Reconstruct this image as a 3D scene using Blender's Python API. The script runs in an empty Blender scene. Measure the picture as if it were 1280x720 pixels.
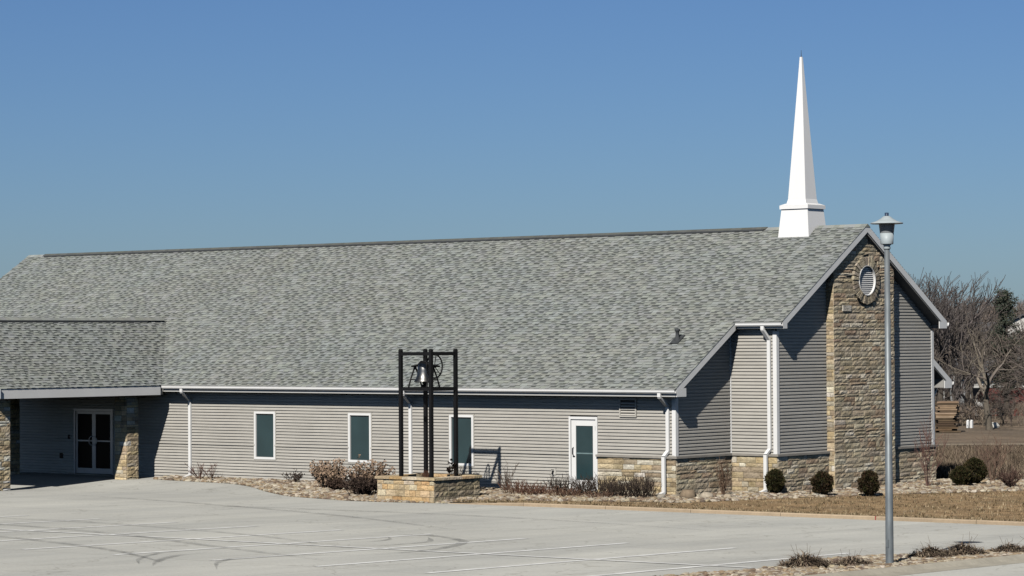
import bpy, math, random
from mathutils import Vector, Matrix, noise
sc = bpy.context.scene
COL = sc.collection
V = Vector
# ------------------------------------------------------------------ camera
CAM = V((49.401, -66.59, 4.566)); YAW = 0.697; PITCH = 0.019; ROLL = 0.006; FPX = 3452.0
cd = bpy.data.cameras.new('camera'); cam = bpy.data.objects.new('camera', cd); COL.objects.link(cam)
cd.sensor_width = 36; cd.lens = 36 * FPX / 1280; cd.clip_start = 0.5; cd.clip_end = 3000
cam.matrix_world = Matrix.Translation(CAM) @ (Matrix.Rotation(YAW, 4, 'Z') @ Matrix.Rotation(math.pi/2 + PITCH, 4, 'X') @ Matrix.Rotation(-ROLL, 4, 'Z'))
sc.camera = cam
# ------------------------------------------------------------------ light
SUN_EL = math.radians(39.5); SUN_AZ = math.radians(20)       # azimuth measured from -Y towards +X
w = bpy.data.worlds.new('World'); sc.world = w; w.use_nodes = True
nt = w.node_tree; bg = nt.nodes['Background']
sky = nt.nodes.new('ShaderNodeTexSky'); sky.sky_type = 'NISHITA'; sky.sun_disc = False
sky.sun_elevation = SUN_EL; sky.sun_rotation = math.pi - SUN_AZ
sky.altitude = 0; sky.air_density = 1.0; sky.dust_density = 0.3; sky.ozone_density = 1.6
tint = nt.nodes.new('ShaderNodeMix'); tint.data_type = 'RGBA'; tint.blend_type = 'MULTIPLY'; tint.inputs[0].default_value = 1
tint.inputs[7].default_value = (0.54, 0.775, 1.22, 1)
nt.links.new(sky.outputs[0], tint.inputs[6])
# sky above the view is dimmed and made less blue to deepen the shade
wtc = nt.nodes.new('ShaderNodeTexCoord'); wsx = nt.nodes.new('ShaderNodeSeparateXYZ'); wmr = nt.nodes.new('ShaderNodeMapRange')
nt.links.new(wtc.outputs['Generated'], wsx.inputs[0]); nt.links.new(wsx.outputs['Z'], wmr.inputs[0])
wmr.inputs[1].default_value = .14; wmr.inputs[2].default_value = .34; wmr.inputs[3].default_value = 1.0; wmr.inputs[4].default_value = 0.0
wmu = nt.nodes.new('ShaderNodeMix'); wmu.data_type = 'RGBA'; wze = nt.nodes.new('ShaderNodeMix'); wze.data_type = 'RGBA'; wze.blend_type = 'MULTIPLY'; wze.inputs[0].default_value = 1
wze.inputs[7].default_value = (1.15, .78, .46, 1)
nt.links.new(tint.outputs[2], wze.inputs[6]); nt.links.new(wmr.outputs[0], wmu.inputs[0]); nt.links.new(wze.outputs[2], wmu.inputs[6]); nt.links.new(tint.outputs[2], wmu.inputs[7]); nt.links.new(wmu.outputs[2], bg.inputs[0])
bg.inputs[1].default_value = 0.052
sd = bpy.data.lights.new('sun', 'SUN'); sd.energy = 4.95; sd.angle = math.radians(0.53); sd.color = (1.0, 0.955, 0.885)
so = bpy.data.objects.new('sun', sd); COL.objects.link(so)
sdir = V((-math.sin(SUN_AZ)*math.cos(SUN_EL), math.cos(SUN_AZ)*math.cos(SUN_EL), -math.sin(SUN_EL)))
so.rotation_euler = sdir.to_track_quat('-Z', 'Y').to_euler(); so.location = (20, -60, 40)
sc.view_settings.view_transform = 'Standard'; sc.view_settings.look = 'None'
sc.view_settings.exposure = 0.0; sc.view_settings.gamma = 1.0
sc.cycles.max_bounces = 6; sc.cycles.diffuse_bounces = 0

# ------------------------------------------------------------------ helpers
def mat(name, base, rough=0.8, col=False, n=(), bump=None, spec=0.3, metal=0.0, spread=0.0):
    """n: list of (scale xyz, detail, colour a, colour b, amount) noise layers multiplied into the base colour"""
    m = bpy.data.materials.new(name); m.use_nodes = True; t = m.node_tree; b = t.nodes['Principled BSDF']
    b.inputs['Roughness'].default_value = rough; b.inputs['Metallic'].default_value = metal
    b.inputs['Specular IOR Level'].default_value = spec
    tc = t.nodes.new('ShaderNodeTexCoord')
    geo = t.nodes.new('ShaderNodeNewGeometry')
    cur = t.nodes.new('ShaderNodeRGB'); cur.outputs[0].default_value = (*base, 1); out = cur.outputs[0]
    def mul(a, bsock, fac=1.0):
        x = t.nodes.new('ShaderNodeMix'); x.data_type = 'RGBA'; x.blend_type = 'MULTIPLY'; x.inputs[0].default_value = fac
        t.links.new(a, x.inputs[6]); t.links.new(bsock, x.inputs[7]); return x.outputs[2]
    if col:
        at = t.nodes.new('ShaderNodeAttribute'); at.attribute_name = 'Col'; out = mul(out, at.outputs['Color'])
    for (s, det, lo, hi, k0, k1) in n:
        mp = t.nodes.new('ShaderNodeMapping'); mp.inputs['Scale'].default_value = s
        t.links.new(geo.outputs['Position'], mp.inputs[0])
        nz = t.nodes.new('ShaderNodeTexNoise'); nz.inputs['Scale'].default_value = 1; nz.inputs['Detail'].default_value = det
        t.links.new(mp.outputs[0], nz.inputs['Vector'])
        r = t.nodes.new('ShaderNodeValToRGB'); r.color_ramp.elements[0].position = k0; r.color_ramp.elements[1].position = k1
        r.color_ramp.elements[0].color = (*lo, 1); r.color_ramp.elements[1].color = (*hi, 1)
        t.links.new(nz.outputs[0], r.inputs[0]); out = mul(out, r.outputs[0])
    t.links.new(out, b.inputs['Base Color'])
    if bump:
        s, st, dist = bump
        nz = t.nodes.new('ShaderNodeTexNoise'); nz.inputs['Scale'].default_value = s; nz.inputs['Detail'].default_value = 4
        t.links.new(geo.outputs['Position'], nz.inputs['Vector'])
        bp = t.nodes.new('ShaderNodeBump'); bp.inputs['Strength'].default_value = st; bp.inputs['Distance'].default_value = dist
        t.links.new(nz.outputs[0], bp.inputs['Height']); t.links.new(bp.outputs[0], b.inputs['Normal'])
    return m

g3 = lambda v: (v, v, v)
M = {}
M['siding'] = mat('vinyl_siding', (0.47, 0.450, 0.408), 0.55, col=True, n=[((0.5, .5, 1.5), 3, g3(.93), g3(1.05), .3, .7), ((3, 3, 9), 3, g3(.95), g3(1.04), .3, .7)])
M['core'] = mat('inner_wall', (0.08, 0.078, 0.075), 0.9, n=[((2, 2, 2), 2, g3(.8), g3(1), .3, .7)])
M['white'] = mat('white_metal_trim', (0.80, 0.80, 0.79), 0.4, n=[((1.5, 1.5, 1.5), 3, g3(.93), g3(1.0), .3, .7)])
M['fascia'] = mat('pale_grey_fascia', (0.50, 0.50, 0.485), 0.5, n=[((1, 1, 1), 3, g3(.94), g3(1.03), .3, .7)])
M['soffit'] = mat('soffit_grey', (0.34, 0.335, 0.32), 0.6, n=[((1, 1, 4), 3, g3(.92), g3(1.03), .3, .7)])
M['shingle'] = mat('asphalt_shingles', (1.035, 1.045, 1.035), 0.95, col=True, n=[((.25, .25, .25), 2, (1.02, 1.0, .975), (.99, 1.0, 1.0), .35, .65), ((.9, .9, .9), 3, g3(.975), g3(1.02), .3, .7), ((40, 40, 40), 2, g3(.85), g3(1.15), .3, .7)], spec=.15)
M['deck'] = mat('roof_underlay', (0.12, 0.122, 0.12), 0.95, n=[((3, 3, 3), 3, g3(.8), g3(1.1), .3, .7)])
M['vent'] = mat('ridge_vent_dark', (0.055, 0.06, 0.065), 0.8, n=[((5, 5, 5), 2, g3(.8), g3(1.1), .3, .7)])
M['stone'] = mat('split_face_stone', (1, 1, 1), 0.92, col=True, n=[((3, 3, 5), 4, (.72, .68, .62), (1.1, 1.08, 1.05), .3, .7), ((14, 14, 22), 4, g3(.75), g3(1.15), .3, .7)], bump=(18, .7, .03), spec=.15)
M['mortar'] = mat('mortar', (0.17, 0.15, 0.12), 0.95, n=[((9, 9, 9), 3, g3(.8), g3(1.1), .3, .7)])
M['cap'] = mat('stone_cap', (0.30, 0.28, 0.25), 0.85, n=[((3, 3, 3), 4, g3(.8), g3(1.1), .3, .7)], bump=(25, .4, .01))
M['glass'] = mat('tinted_window_glass', (0.026, 0.052, 0.058), 0.16, n=[((1.2, 1.2, .8), 2, g3(.85), g3(1.12), .3, .7)], spec=.5)
M['darkglass'] = mat('dark_door_glass', (0.006, 0.007, 0.009), 0.2, n=[((2, 2, 2), 2, g3(.8), g3(1.1), .3, .7)], spec=.02)
M['alu'] = mat('aluminium_frame', (0.42, 0.43, 0.44), 0.45, metal=.3, n=[((2, 2, 2), 2, g3(.92), g3(1.04), .3, .7)])
M['black'] = mat('black_painted_steel', (0.007, 0.007, 0.008), 0.6, n=[((6, 6, 6), 2, g3(.8), g3(1.2), .3, .7)], spec=.2)
M['bell'] = mat('cast_bell_metal', (0.27, 0.265, 0.255), 0.34, metal=1.0, n=[((8, 8, 8), 3, g3(.72), g3(1.05), .3, .7)])
M['steeple'] = mat('white_fibreglass', (0.86, 0.86, 0.86), 0.45, n=[((.8, .8, .4), 3, g3(.96), g3(1.0), .3, .7)])
M['galv'] = mat('galvanised_pole', (0.225, 0.25, 0.265), 0.5, metal=.45, n=[((9, 9, 3), 4, g3(.8), g3(1.15), .3, .7)])
M['lampmetal'] = mat('lamp_shade_paint', (0.40, 0.45, 0.47), 0.45, n=[((5, 5, 5), 2, g3(.93), g3(1.04), .3, .7)])
M['lampglass'] = mat('lamp_lens_frosted', (0.22, 0.235, 0.245), 0.3, n=[((6, 6, 14), 2, g3(.85), g3(1.06), .3, .7)])
M['lampblue'] = mat('photocell_blue', (0.03, 0.05, 0.09), 0.4, n=[((9, 9, 9), 2, g3(.9), g3(1.06), .3, .7)])
M['rock'] = mat('river_rock', (1, 1, 1), 0.9, col=True, n=[((12, 12, 12), 3, g3(.8), g3(1.1), .3, .7)])
M['bedsoil'] = mat('rock_bed_soil', (0.20, 0.165, 0.12), 0.95, n=[((5, 5, 5), 4, g3(.6), g3(1.15), .3, .7)], bump=(12, .8, .05))
M['kerb'] = mat('tan_kerb_concrete', (0.47, 0.37, 0.26), 0.85, col=True, n=[((1.5, 1.5, 1.5), 4, g3(.86), g3(1.05), .3, .7), ((12, 12, 12), 3, g3(.93), g3(1.05), .3, .7)])
M['greykerb'] = mat('grey_kerb_concrete', (0.40, 0.37, 0.31), 0.85, col=True, n=[((1.5, 1.5, 1.5), 4, g3(.82), g3(1.08), .3, .7), ((10, 10, 10), 3, g3(.9), g3(1.06), .3, .7)])
M['stripe'] = mat('worn_white_paint', (0.80, 0.80, 0.78), 0.8, n=[((2.5, 2.5, 2.5), 4, g3(.80), g3(1.04), .35, .65)])
M['soil'] = mat('planter_soil', (0.07, 0.045, 0.03), 1.0, n=[((8, 8, 8), 3, g3(.6), g3(1.2), .3, .7)])
M['twig'] = mat('bare_twig', (1, 1, 1), 0.9, col=True, n=[((3, 3, 3), 2, g3(.85), g3(1.1), .3, .7)], spec=.1)
M['leafy'] = mat('evergreen_leaf', (1, 1, 1), 0.8, col=True, n=[((4, 4, 4), 2, g3(.7), g3(1.25), .3, .7)], spec=.15)
M['bark'] = mat('pale_bark', (0.17, 0.145, 0.115), 0.95, n=[((4, 4, 1), 4, g3(.65), g3(1.15), .3, .7)], bump=(20, .6, .05))
M['darkbark'] = mat('dark_bark', (0.085, 0.072, 0.06), 0.95, n=[((4, 4, 1), 4, g3(.7), g3(1.2), .3, .7)])
M['houseroof'] = mat('grey_house_roof', (0.085, 0.085, 0.09), 0.9, n=[((2, 2, 2), 3, g3(.85), g3(1.1), .3, .7)])
M['housewall'] = mat('white_house_wall', (0.52, 0.51, 0.48), 0.8, n=[((1, 1, 6), 3, g3(.88), g3(1.03), .3, .7)])
M['redwall'] = mat('red_shed_wall', (0.26, 0.035, 0.03), 0.7, n=[((2, 2, 1), 3, g3(.8), g3(1.1), .3, .7)])
M['redroof'] = mat('dark_red_roof', (0.11, 0.035, 0.03), 0.85, n=[((2, 2, 1), 3, g3(.8), g3(1.1), .3, .7)])
M['lumber'] = mat('sawn_lumber', (0.36, 0.29, 0.215), 0.85, col=True, n=[((3, 3, 8), 3, g3(.8), g3(1.1), .3, .7)])
M['plantbrick'] = M['stone']

def concrete_mat():
    m = mat('parking_concrete', (0.53, 0.53, 0.505), 0.85,
            n=[((.10, .10, .1), 3, (.93, .93, .92), (1.04, 1.04, 1.03), .3, .7),
               ((.35, .12, 1), 4, (.86, .86, .86), (1.04, 1.03, 1.01), .32, .62),
               ((1.6, .35, 1), 4, g3(.94), g3(1.03), .3, .7), ((14, 14, 14), 3, g3(.92), g3(1.06), .3, .7)], bump=(30, .15, .01))
    t = m.node_tree; b = t.nodes['Principled BSDF']; src = b.inputs['Base Color'].links[0].from_socket
    geo = t.nodes.new('ShaderNodeNewGeometry'); mp = t.nodes.new('ShaderNodeMapping'); mp.inputs['Rotation'].default_value[2] = 0.0
    mp.inputs['Location'].default_value = (0.6, 1.4, 0)
    t.links.new(geo.outputs['Position'], mp.inputs[0])
    br = t.nodes.new('ShaderNodeTexBrick'); br.offset = 0; br.inputs['Scale'].default_value = 1
    br.inputs['Brick Width'].default_value = 4.4; br.inputs['Row Height'].default_value = 4.4
    br.inputs['Mortar Size'].default_value = 0.018; br.inputs['Mortar Smooth'].default_value = .4
    br.inputs['Color1'].default_value = (.96, .96, .955, 1); br.inputs['Color2'].default_value = (1.03, 1.03, 1.02, 1); br.inputs['Mortar'].default_value = (.66, .65, .62, 1)
    t.links.new(mp.outputs[0], br.inputs['Vector'])
    x = t.nodes.new('ShaderNodeMix'); x.data_type = 'RGBA'; x.blend_type = 'MULTIPLY'; x.inputs[0].default_value = 1
    t.links.new(src, x.inputs[6]); t.links.new(br.outputs['Color'], x.inputs[7]); out = x.outputs[2]
    # hairline cracks: distorted voronoi edges
    nz = t.nodes.new('ShaderNodeTexNoise'); nz.inputs['Scale'].default_value = .8; nz.inputs['Detail'].default_value = 3
    t.links.new(geo.outputs['Position'], nz.inputs['Vector'])
    va = t.nodes.new('ShaderNodeVectorMath'); va.operation = 'MULTIPLY_ADD'; va.inputs[1].default_value = (3, 3, 3)
    t.links.new(nz.outputs['Color'], va.inputs[0]); t.links.new(geo.outputs['Position'], va.inputs[2])
    vo = t.nodes.new('ShaderNodeTexVoronoi'); vo.feature = 'DISTANCE_TO_EDGE'; vo.inputs['Scale'].default_value = .17
    t.links.new(va.outputs[0], vo.inputs['Vector'])
    r = t.nodes.new('ShaderNodeValToRGB'); r.color_ramp.elements[0].position = 0; r.color_ramp.elements[0].color = (.74, .73, .71, 1)
    r.color_ramp.elements[1].position = .008; r.color_ramp.elements[1].color = (1, 1, 1, 1)
    t.links.new(vo.outputs['Distance'], r.inputs[0])
    x2 = t.nodes.new('ShaderNodeMix'); x2.data_type = 'RGBA'; x2.blend_type = 'MULTIPLY'; x2.inputs[0].default_value = 1
    t.links.new(out, x2.inputs[6]); t.links.new(r.outputs[0], x2.inputs[7]); t.links.new(x2.outputs[2], b.inputs['Base Color'])
    return m
M['concrete'] = concrete_mat()
M['lawn'] = mat('dormant_lawn', (0.37, 0.255, 0.145), 0.95, n=[((.5, .5, .5), 3, (.78, .80, .78), (1.1, 1.06, 1.0), .3, .7), ((1.5, 5, 3), 4, g3(.6), g3(1.2), .35, .65), ((30, 30, 30), 3, g3(.65), g3(1.25), .3, .7)], bump=(40, .8, .04))
M['ground'] = mat('dry_field', (0.21, 0.165, 0.12), 0.97, n=[((.03, .08, .05), 3, (.75, .76, .78), (1.15, 1.1, 1.05), .3, .7), ((.4, .4, .4), 4, g3(.7), g3(1.2), .3, .7), ((6, 6, 6), 4, g3(.7), g3(1.2), .3, .7)], bump=(8, .8, .12))
M['lane'] = mat('pale_gravel_lane', (0.25, 0.205, 0.15), 0.95, n=[((.3, .3, .3), 4, g3(.8), g3(1.1), .3, .7)])
def tyre_mat():
    m = mat('tyre_rubber_stain', (0.20, 0.20, 0.195), 0.85, n=[((2, 2, 2), 3, g3(.9), g3(1.05), .3, .7)])
    t = m.node_tree; b = t.nodes['Principled BSDF']; geo = t.nodes.new('ShaderNodeNewGeometry')
    nz = t.nodes.new('ShaderNodeTexNoise'); nz.inputs['Scale'].default_value = 2.2; nz.inputs['Detail'].default_value = 4
    t.links.new(geo.outputs['Position'], nz.inputs['Vector'])
    r = t.nodes.new('ShaderNodeMapRange'); r.inputs[1].default_value = .35; r.inputs[2].default_value = .7; r.inputs[3].default_value = .10; r.inputs[4].default_value = .48
    t.links.new(nz.outputs[0], r.inputs[0]); t.links.new(r.outputs[0], b.inputs['Alpha'])
    return m
M['tyre'] = tyre_mat()

ORG = {}
class MB:
    def __init__(s): s.v = []; s.f = []; s.c = []; s.smooth = []
    def add(s, vs, fs, c=(1, 1, 1), sm=False):
        o = len(s.v); s.v += [tuple(p) for p in vs]
        for f in fs: s.f.append(tuple(i + o for i in f)); s.c.append(c); s.smooth.append(sm)
    def quad(s, a, b, c_, d, c=(1, 1, 1)): s.add([a, b, c_, d], [(0, 1, 2, 3)], c)
    def box(s, x0, x1, y0, y1, z0, z1, c=(1, 1, 1)):
        vs = [(x, y, z) for z in (z0, z1) for y in (y0, y1) for x in (x0, x1)]
        s.add(vs, [(0, 2, 3, 1), (4, 5, 7, 6), (0, 1, 5, 4), (2, 6, 7, 3), (0, 4, 6, 2), (1, 3, 7, 5)], c)
    def obox(s, O, A, B, C, c=(1, 1, 1)):
        O, A, B, C = V(O), V(A), V(B), V(C)
        vs = [O + A*i + B*j + C*k for k in (0, 1) for j in (0, 1) for i in (0, 1)]
        fs = [(0, 2, 3, 1), (4, 5, 7, 6), (0, 1, 5, 4), (2, 6, 7, 3), (0, 4, 6, 2), (1, 3, 7, 5)]
        if A.cross(B).dot(C) < 0: fs = [f[::-1] for f in fs]
        s.add(vs, fs, c)
    def prismx(s, poly, x0, x1, c=(1, 1, 1)):          # poly of (y,z) counter-clockwise seen from +X
        n = len(poly); vs = [(x0, y, z) for y, z in poly] + [(x1, y, z) for y, z in poly]
        fs = [tuple(range(n))[::-1], tuple(range(n, 2*n))] + [(i, (i+1) % n, n+(i+1) % n, n+i) for i in range(n)]
        s.add(vs, fs, c)
    def prismy(s, poly, y0, y1, c=(1, 1, 1)):          # poly of (x,z)
        n = len(poly); vs = [(x, y0, z) for x, z in poly] + [(x, y1, z) for x, z in poly]
        fs = [tuple(range(n)), tuple(range(n, 2*n))[::-1]] + [(i, n+i, n+(i+1) % n, (i+1) % n) for i in range(n)]
        s.add(vs, fs, c)
    def tube(s, pts, rad, k=6, c=(1, 1, 1), cap=True, sm=True):
        pts = [V(p) for p in pts]; n = len(pts)
        if not hasattr(rad, '__len__'): rad = [rad]*n
        vs = []; up = None
        for i, p in enumerate(pts):
            t = (pts[min(i+1, n-1)] - pts[max(i-1, 0)])
            if t.length < 1e-9: t = V((0, 0, 1))
            t.normalize()
            if up is None or abs(up.dot(t)) > .99: up = V((0, 0, 1)) if abs(t.z) < .9 else V((1, 0, 0))
            a = t.cross(up).normalized(); b = a.cross(t); up = b
            for j in range(k):
                an = 2*math.pi*(j+.5)/k; vs.append(p + (a*math.cos(an) + b*math.sin(an))*rad[i])
        fs = [(i*k+j, i*k+(j+1) % k, (i+1)*k+(j+1) % k, (i+1)*k+j) for i in range(n-1) for j in range(k)]
        s.add(vs, fs, c, sm)
        if cap: s.add(vs[:k], [tuple(range(k))[::-1]], c); s.add(vs[-k:], [tuple(range(k))], c)
    def lathe(s, cx, cy, prof, k=24, c=(1, 1, 1), sm=True):
        vs = [(cx+r*math.cos(2*math.pi*j/k), cy+r*math.sin(2*math.pi*j/k), z) for r, z in prof for j in range(k)]
        fs = [(i*k+j, i*k+(j+1) % k, (i+1)*k+(j+1) % k, (i+1)*k+j) for i in range(len(prof)-1) for j in range(k)]
        s.add(vs, fs, c, sm)
    def build(s, name, m, parent=None, loc=None):
        me = bpy.data.meshes.new(name)
        o = bpy.data.objects.new(name, me); COL.objects.link(o)
        if parent is not None: org = ORG[parent.name]; o.parent = parent
        elif loc is not None: org = V(loc); o.location = org
        else: org = V((0, 0, 0))
        ORG[o.name] = org
        me.from_pydata([(p[0]-org.x, p[1]-org.y, p[2]-org.z) for p in s.v], [], s.f)
        me.materials.append(m)
        ca = me.color_attributes.new('Col', 'FLOAT_COLOR', 'CORNER')
        buf = []
        for f, c in zip(s.f, s.c): buf += [c[0], c[1], c[2], 1.0]*len(f)
        ca.data.foreach_set('color', buf)
        me.polygons.foreach_set('use_smooth', s.smooth)
        me.update(); return o
def thing(name, loc, label, cat, group=None):
    o = bpy.data.objects.new(name, None); COL.objects.link(o); o.location = loc; ORG[o.name] = V(loc)
    o.empty_display_size = .3
    return tag(o, label, cat, group)
def tag(o, label, cat, group=None):
    o['label'] = label; o['category'] = cat
    if group: o['group'] = group
    return o
def kind(o, k): o['kind'] = k; return o
def copy_thing(src, loc, rot, scl, label, group=None, cat=None):
    r = src.copy(); COL.objects.link(r); r.location = loc; r.rotation_euler = (0, 0, rot); r.scale = scl
    r['label'] = label
    if group: r['group'] = group
    if cat: r['category'] = cat
    for ch in list(src.children):
        c = ch.copy(); COL.objects.link(c); c.parent = r
        for g in list(ch.children): d = g.copy(); COL.objects.link(d); d.parent = c
    return r
def ss(a, b, x): t = min(max((x-a)/(b-a), 0), 1); return t*t*(3-2*t)
def T(x, y):                                            # terrain height
    p = -.222 - .014*(min(y, -1)+5) + .006*max(min(x, 30), -40)
    t = ss(-5.5, -1, y); z = p*(1-t) - .18*t
    d = math.hypot(x-CAM.x, y-CAM.y)
    if d > 165 and y > 0: z += -2.4*ss(165, 240, d) + 8.5*ss(265, 430, d)
    return z
def fardir(u): a = YAW - math.atan((u-640)/FPX); return V((-math.sin(a), math.cos(a), 0))
def far(u, d):                                          # a spot d metres out along the bearing of column u
    q = CAM + fardir(u)*d/math.cos(math.atan((u-640)/FPX)); return V((q.x, q.y, T(q.x, q.y)))

# ------------------------------------------------------------------ ground
def sheet(xs, ys, off, zf=T):
    mb = MB(); vs = [(x, y, zf(x, y)+off) for y in ys for x in xs]; nx = len(xs)
    fs = [(j*nx+i, j*nx+i+1, (j+1)*nx+i+1, (j+1)*nx+i) for j in range(len(ys)-1) for i in range(nx-1)]
    mb.add(vs, fs, sm=True); return mb
def spaced(a, b, n): return [a+(b-a)*i/n for i in range(n+1)]
xs = spaced(-900, -160, 18)[:-1] + spaced(-160, -60, 20)[:-1] + spaced(-60, 60, 60)[:-1] + spaced(60, 500, 15)
ys = spaced(-300, -70, 8)[:-1] + spaced(-70, -8, 30)[:-1] + spaced(-8, 2, 20)[:-1] + spaced(2, 60, 20)[:-1] + spaced(60, 260, 40)[:-1] + spaced(260, 1100, 30)
kind(sheet(xs, ys, -.02).build('ground', M['ground']), 'structure')

LOTB = [(-70, -.02), (-22.6, -.02), (-22.2, -.7), (-21.57, -1.2), (-19.45, -1.42), (-17.36, -1.6), (-15.71, -2.28), (-13.94, -3.4), (-11.63, -4.7), (-8.01, -5.75), (-6.68, -5.75), (-4.6, -5.35)]
def kerby(x): return -5.3 - .04*max(0, x)
def lotb(x):
    if x >= -4.6: return kerby(x)
    for (a, ya), (b, yb) in zip(LOTB, LOTB[1:]):
        if a <= x <= b: return ya + (yb-ya)*(x-a)/(b-a)
    return -.02
ISL = [(18.4, -70), (18.9, -25), (19.3, -23.5), (18.6, -21), (18.5, -19.4), (18.9, -18.2), (19.35, -17), (19.8, -15.4), (20.2, -13.8), (20.9, -12.9)]
mb = MB(); lx = spaced(-70, 75, 290); K = 26
def lrow(x):
    yb = lotb(x); out = []
    for k in range(K+1):
        f = k/K; out.append((x, yb - (yb+75)*(f**2.2)))
    return out
rows = [[(x, y, T(x, y)+.012) for x, y in lrow(x)] for x in lx]
mb.add([p for r in rows for p in r], [(i*(K+1)+k, i*(K+1)+k+1, (i+1)*(K+1)+k+1, (i+1)*(K+1)+k) for i in range(len(lx)-1) for k in range(K)], sm=True)
kind(mb.build('parking_lot', M['concrete']), 'structure')

def strip(pts, width, off, mb, c=(1, 1, 1), n=None):
    for (x0, y0), (x1, y1) in zip(pts, pts[1:]):
        a = V((x0, y0)); b = V((x1, y1)); L = (b-a).length
        if L < 1e-6: continue
        k = n or max(1, int(L/.8)); d = (b-a)/L; nn = V((-d.y, d.x))*width/2
        for i in range(k):
            p = a+d*L*i/k; q = a+d*L*(i+1)/k
            P = [p-nn, q-nn, q+nn, p+nn]
            mb.add([(v.x, v.y, T(v.x, v.y)+off) for v in P], [(0, 1, 2, 3)], c)
S0, SX, YA, YC = 2.913, -8.569, -17.752, -22.737
mb = MB()
for i in range(-9, 10):
    x = SX+S0*i
    if x > 18.5: continue
    mb_y1 = YA-2*4.985
    strip([(x, YA), (x, mb_y1)], .19, .019, mb)
strip([(-36, YC), (18.7, YC)], .17, .023, mb)
kind(mb.build('parking_lot_lines', M['stripe']), 'structure')
mb = MB()
def arc(pts, wd, z=.025):
    # smooth Catmull-Rom through pts
    P = [V(p) for p in pts]; out = []
    for i in range(len(P)-1):
        p0 = P[max(i-1, 0)]; p1 = P[i]; p2 = P[i+1]; p3 = P[min(i+2, len(P)-1)]
        for k in range(8):
            t = k/8; q = .5*((2*p1)+(p2-p0)*t+(2*p0-5*p1+4*p2-p3)*t*t+(3*p1-p0-3*p2+p3)*t**3); out.append((q.x, q.y))
    n_ = len(out)
    for k in range(n_-1): strip(out[k:k+2], wd*max(.15, min(1, k/8, (n_-1-k)/8)), z, mb, n=1)
arc([(5.0, -18.4), (6.5, -18.3), (8.27, -19.3), (8.9, -20.0), (9.45, -20.87), (10.12, -22.54), (10.3, -24.5)], .24)
arc([(6.9, -18.9), (7.6, -19.6), (8.1, -20.3), (8.2, -21.3), (8.3, -22.2)], .14, .028)
arc([(6.1, -19.4), (6.7, -20.0), (7.0, -20.8), (6.9, -21.6)], .12, .028)
arc([(8.6, -29.4), (7.5, -28.4), (6.6, -27.2), (6.2, -26.2), (6.4, -24.8)], .12, .028)
arc([(9.2, -29.6), (8.1, -28.4), (7.2, -27.0), (6.9, -25.6)], .16, .031)
arc([(10.9, -29.5), (9.4, -28.0), (8.9, -26.8), (9.3, -25.4), (10.4, -24.6)], .13, .034)
arc([(-12, -22), (-6, -21.3), (0, -22.4), (6, -24.6), (11, -26.4)], .2, .037)
arc([(-14, -19.5), (-5, -19.2), (3, -20.8), (9, -23.4)], .16, .034)
arc([(-9, -25), (-3, -24.6), (4, -26.4), (9, -29)], .22, .034)
arc([(-15, -12), (-6, -10.5), (3, -10.8), (12, -13)], .18, .028)
arc([(-19, -8), (-12, -9.4), (-2, -12.6), (6, -16.5)], .2, .031)
kind(mb.build('tyre_marks', M['tyre']), 'structure')

# kerb with joints, lawn, rock bed base
RISE = .05
def bedz(x, y):
    d = y - lotb(x)
    return T(x, y) + (RISE if x > -4.4 else RISE*ss(.0, 1.5, d))
mb = MB(); x = -4.6; rk = random.Random(3)
segs = []
while x < 60:
    x1 = x+3.05; segs.append((x, x1)); x = x1
for i, (a, b) in enumerate(segs):
    tn = rk.uniform(.92, 1.04); cc = (tn, tn*.99, tn*.97)
    for k in range(3):
        xa = a+.008+(b-a-.016)*k/3; xb = a+.008+(b-a-.016)*(k+1)/3
        ya, yb = kerby(xa), kerby(xb)
        h0, h1 = (.0 if a < -4.5 and k == 0 else .095), .095
        if a < -4.5: h0 = .095*k/3+.01; h1 = .095*(k+1)/3
        pr = lambda x_, y_, h: [V((x_, y_+.02, T(x_, y_)-.05)), V((x_, y_+.02, T(x_, y_)+.012+h-.02)), V((x_, y_+.045, T(x_, y_)+.012+h)), V((x_, y_+.19, T(x_, y_)+.012+h)), V((x_, y_+.19, T(x_, y_)-.05))]
        A, B = pr(xa, ya, h0), pr(xb, yb, h1)
        mb.add(A+B, [(j, j+5, (j+1) % 5+5, (j+1) % 5) for j in range(5)]+[(0, 1, 2, 3, 4), (9, 8, 7, 6, 5)], cc)
    # gutter pan joint shade strip
kind(mb.build('kerb', M['kerb']), 'structure')
mb = MB(); xj = segs[5][0]; 
mb.box(xj-.015, xj+.015, kerby(xj)+.015, kerby(xj)+.192, T(xj, kerby(xj)), T(xj, kerby(xj))+.112)
kind(mb.build('kerb_joint_mark', mat('red_mark_paint', (.30, .05, .045), .8, n=[((9, 9, 9), 2, g3(.8), g3(1.1), .3, .7)])), 'structure')

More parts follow.
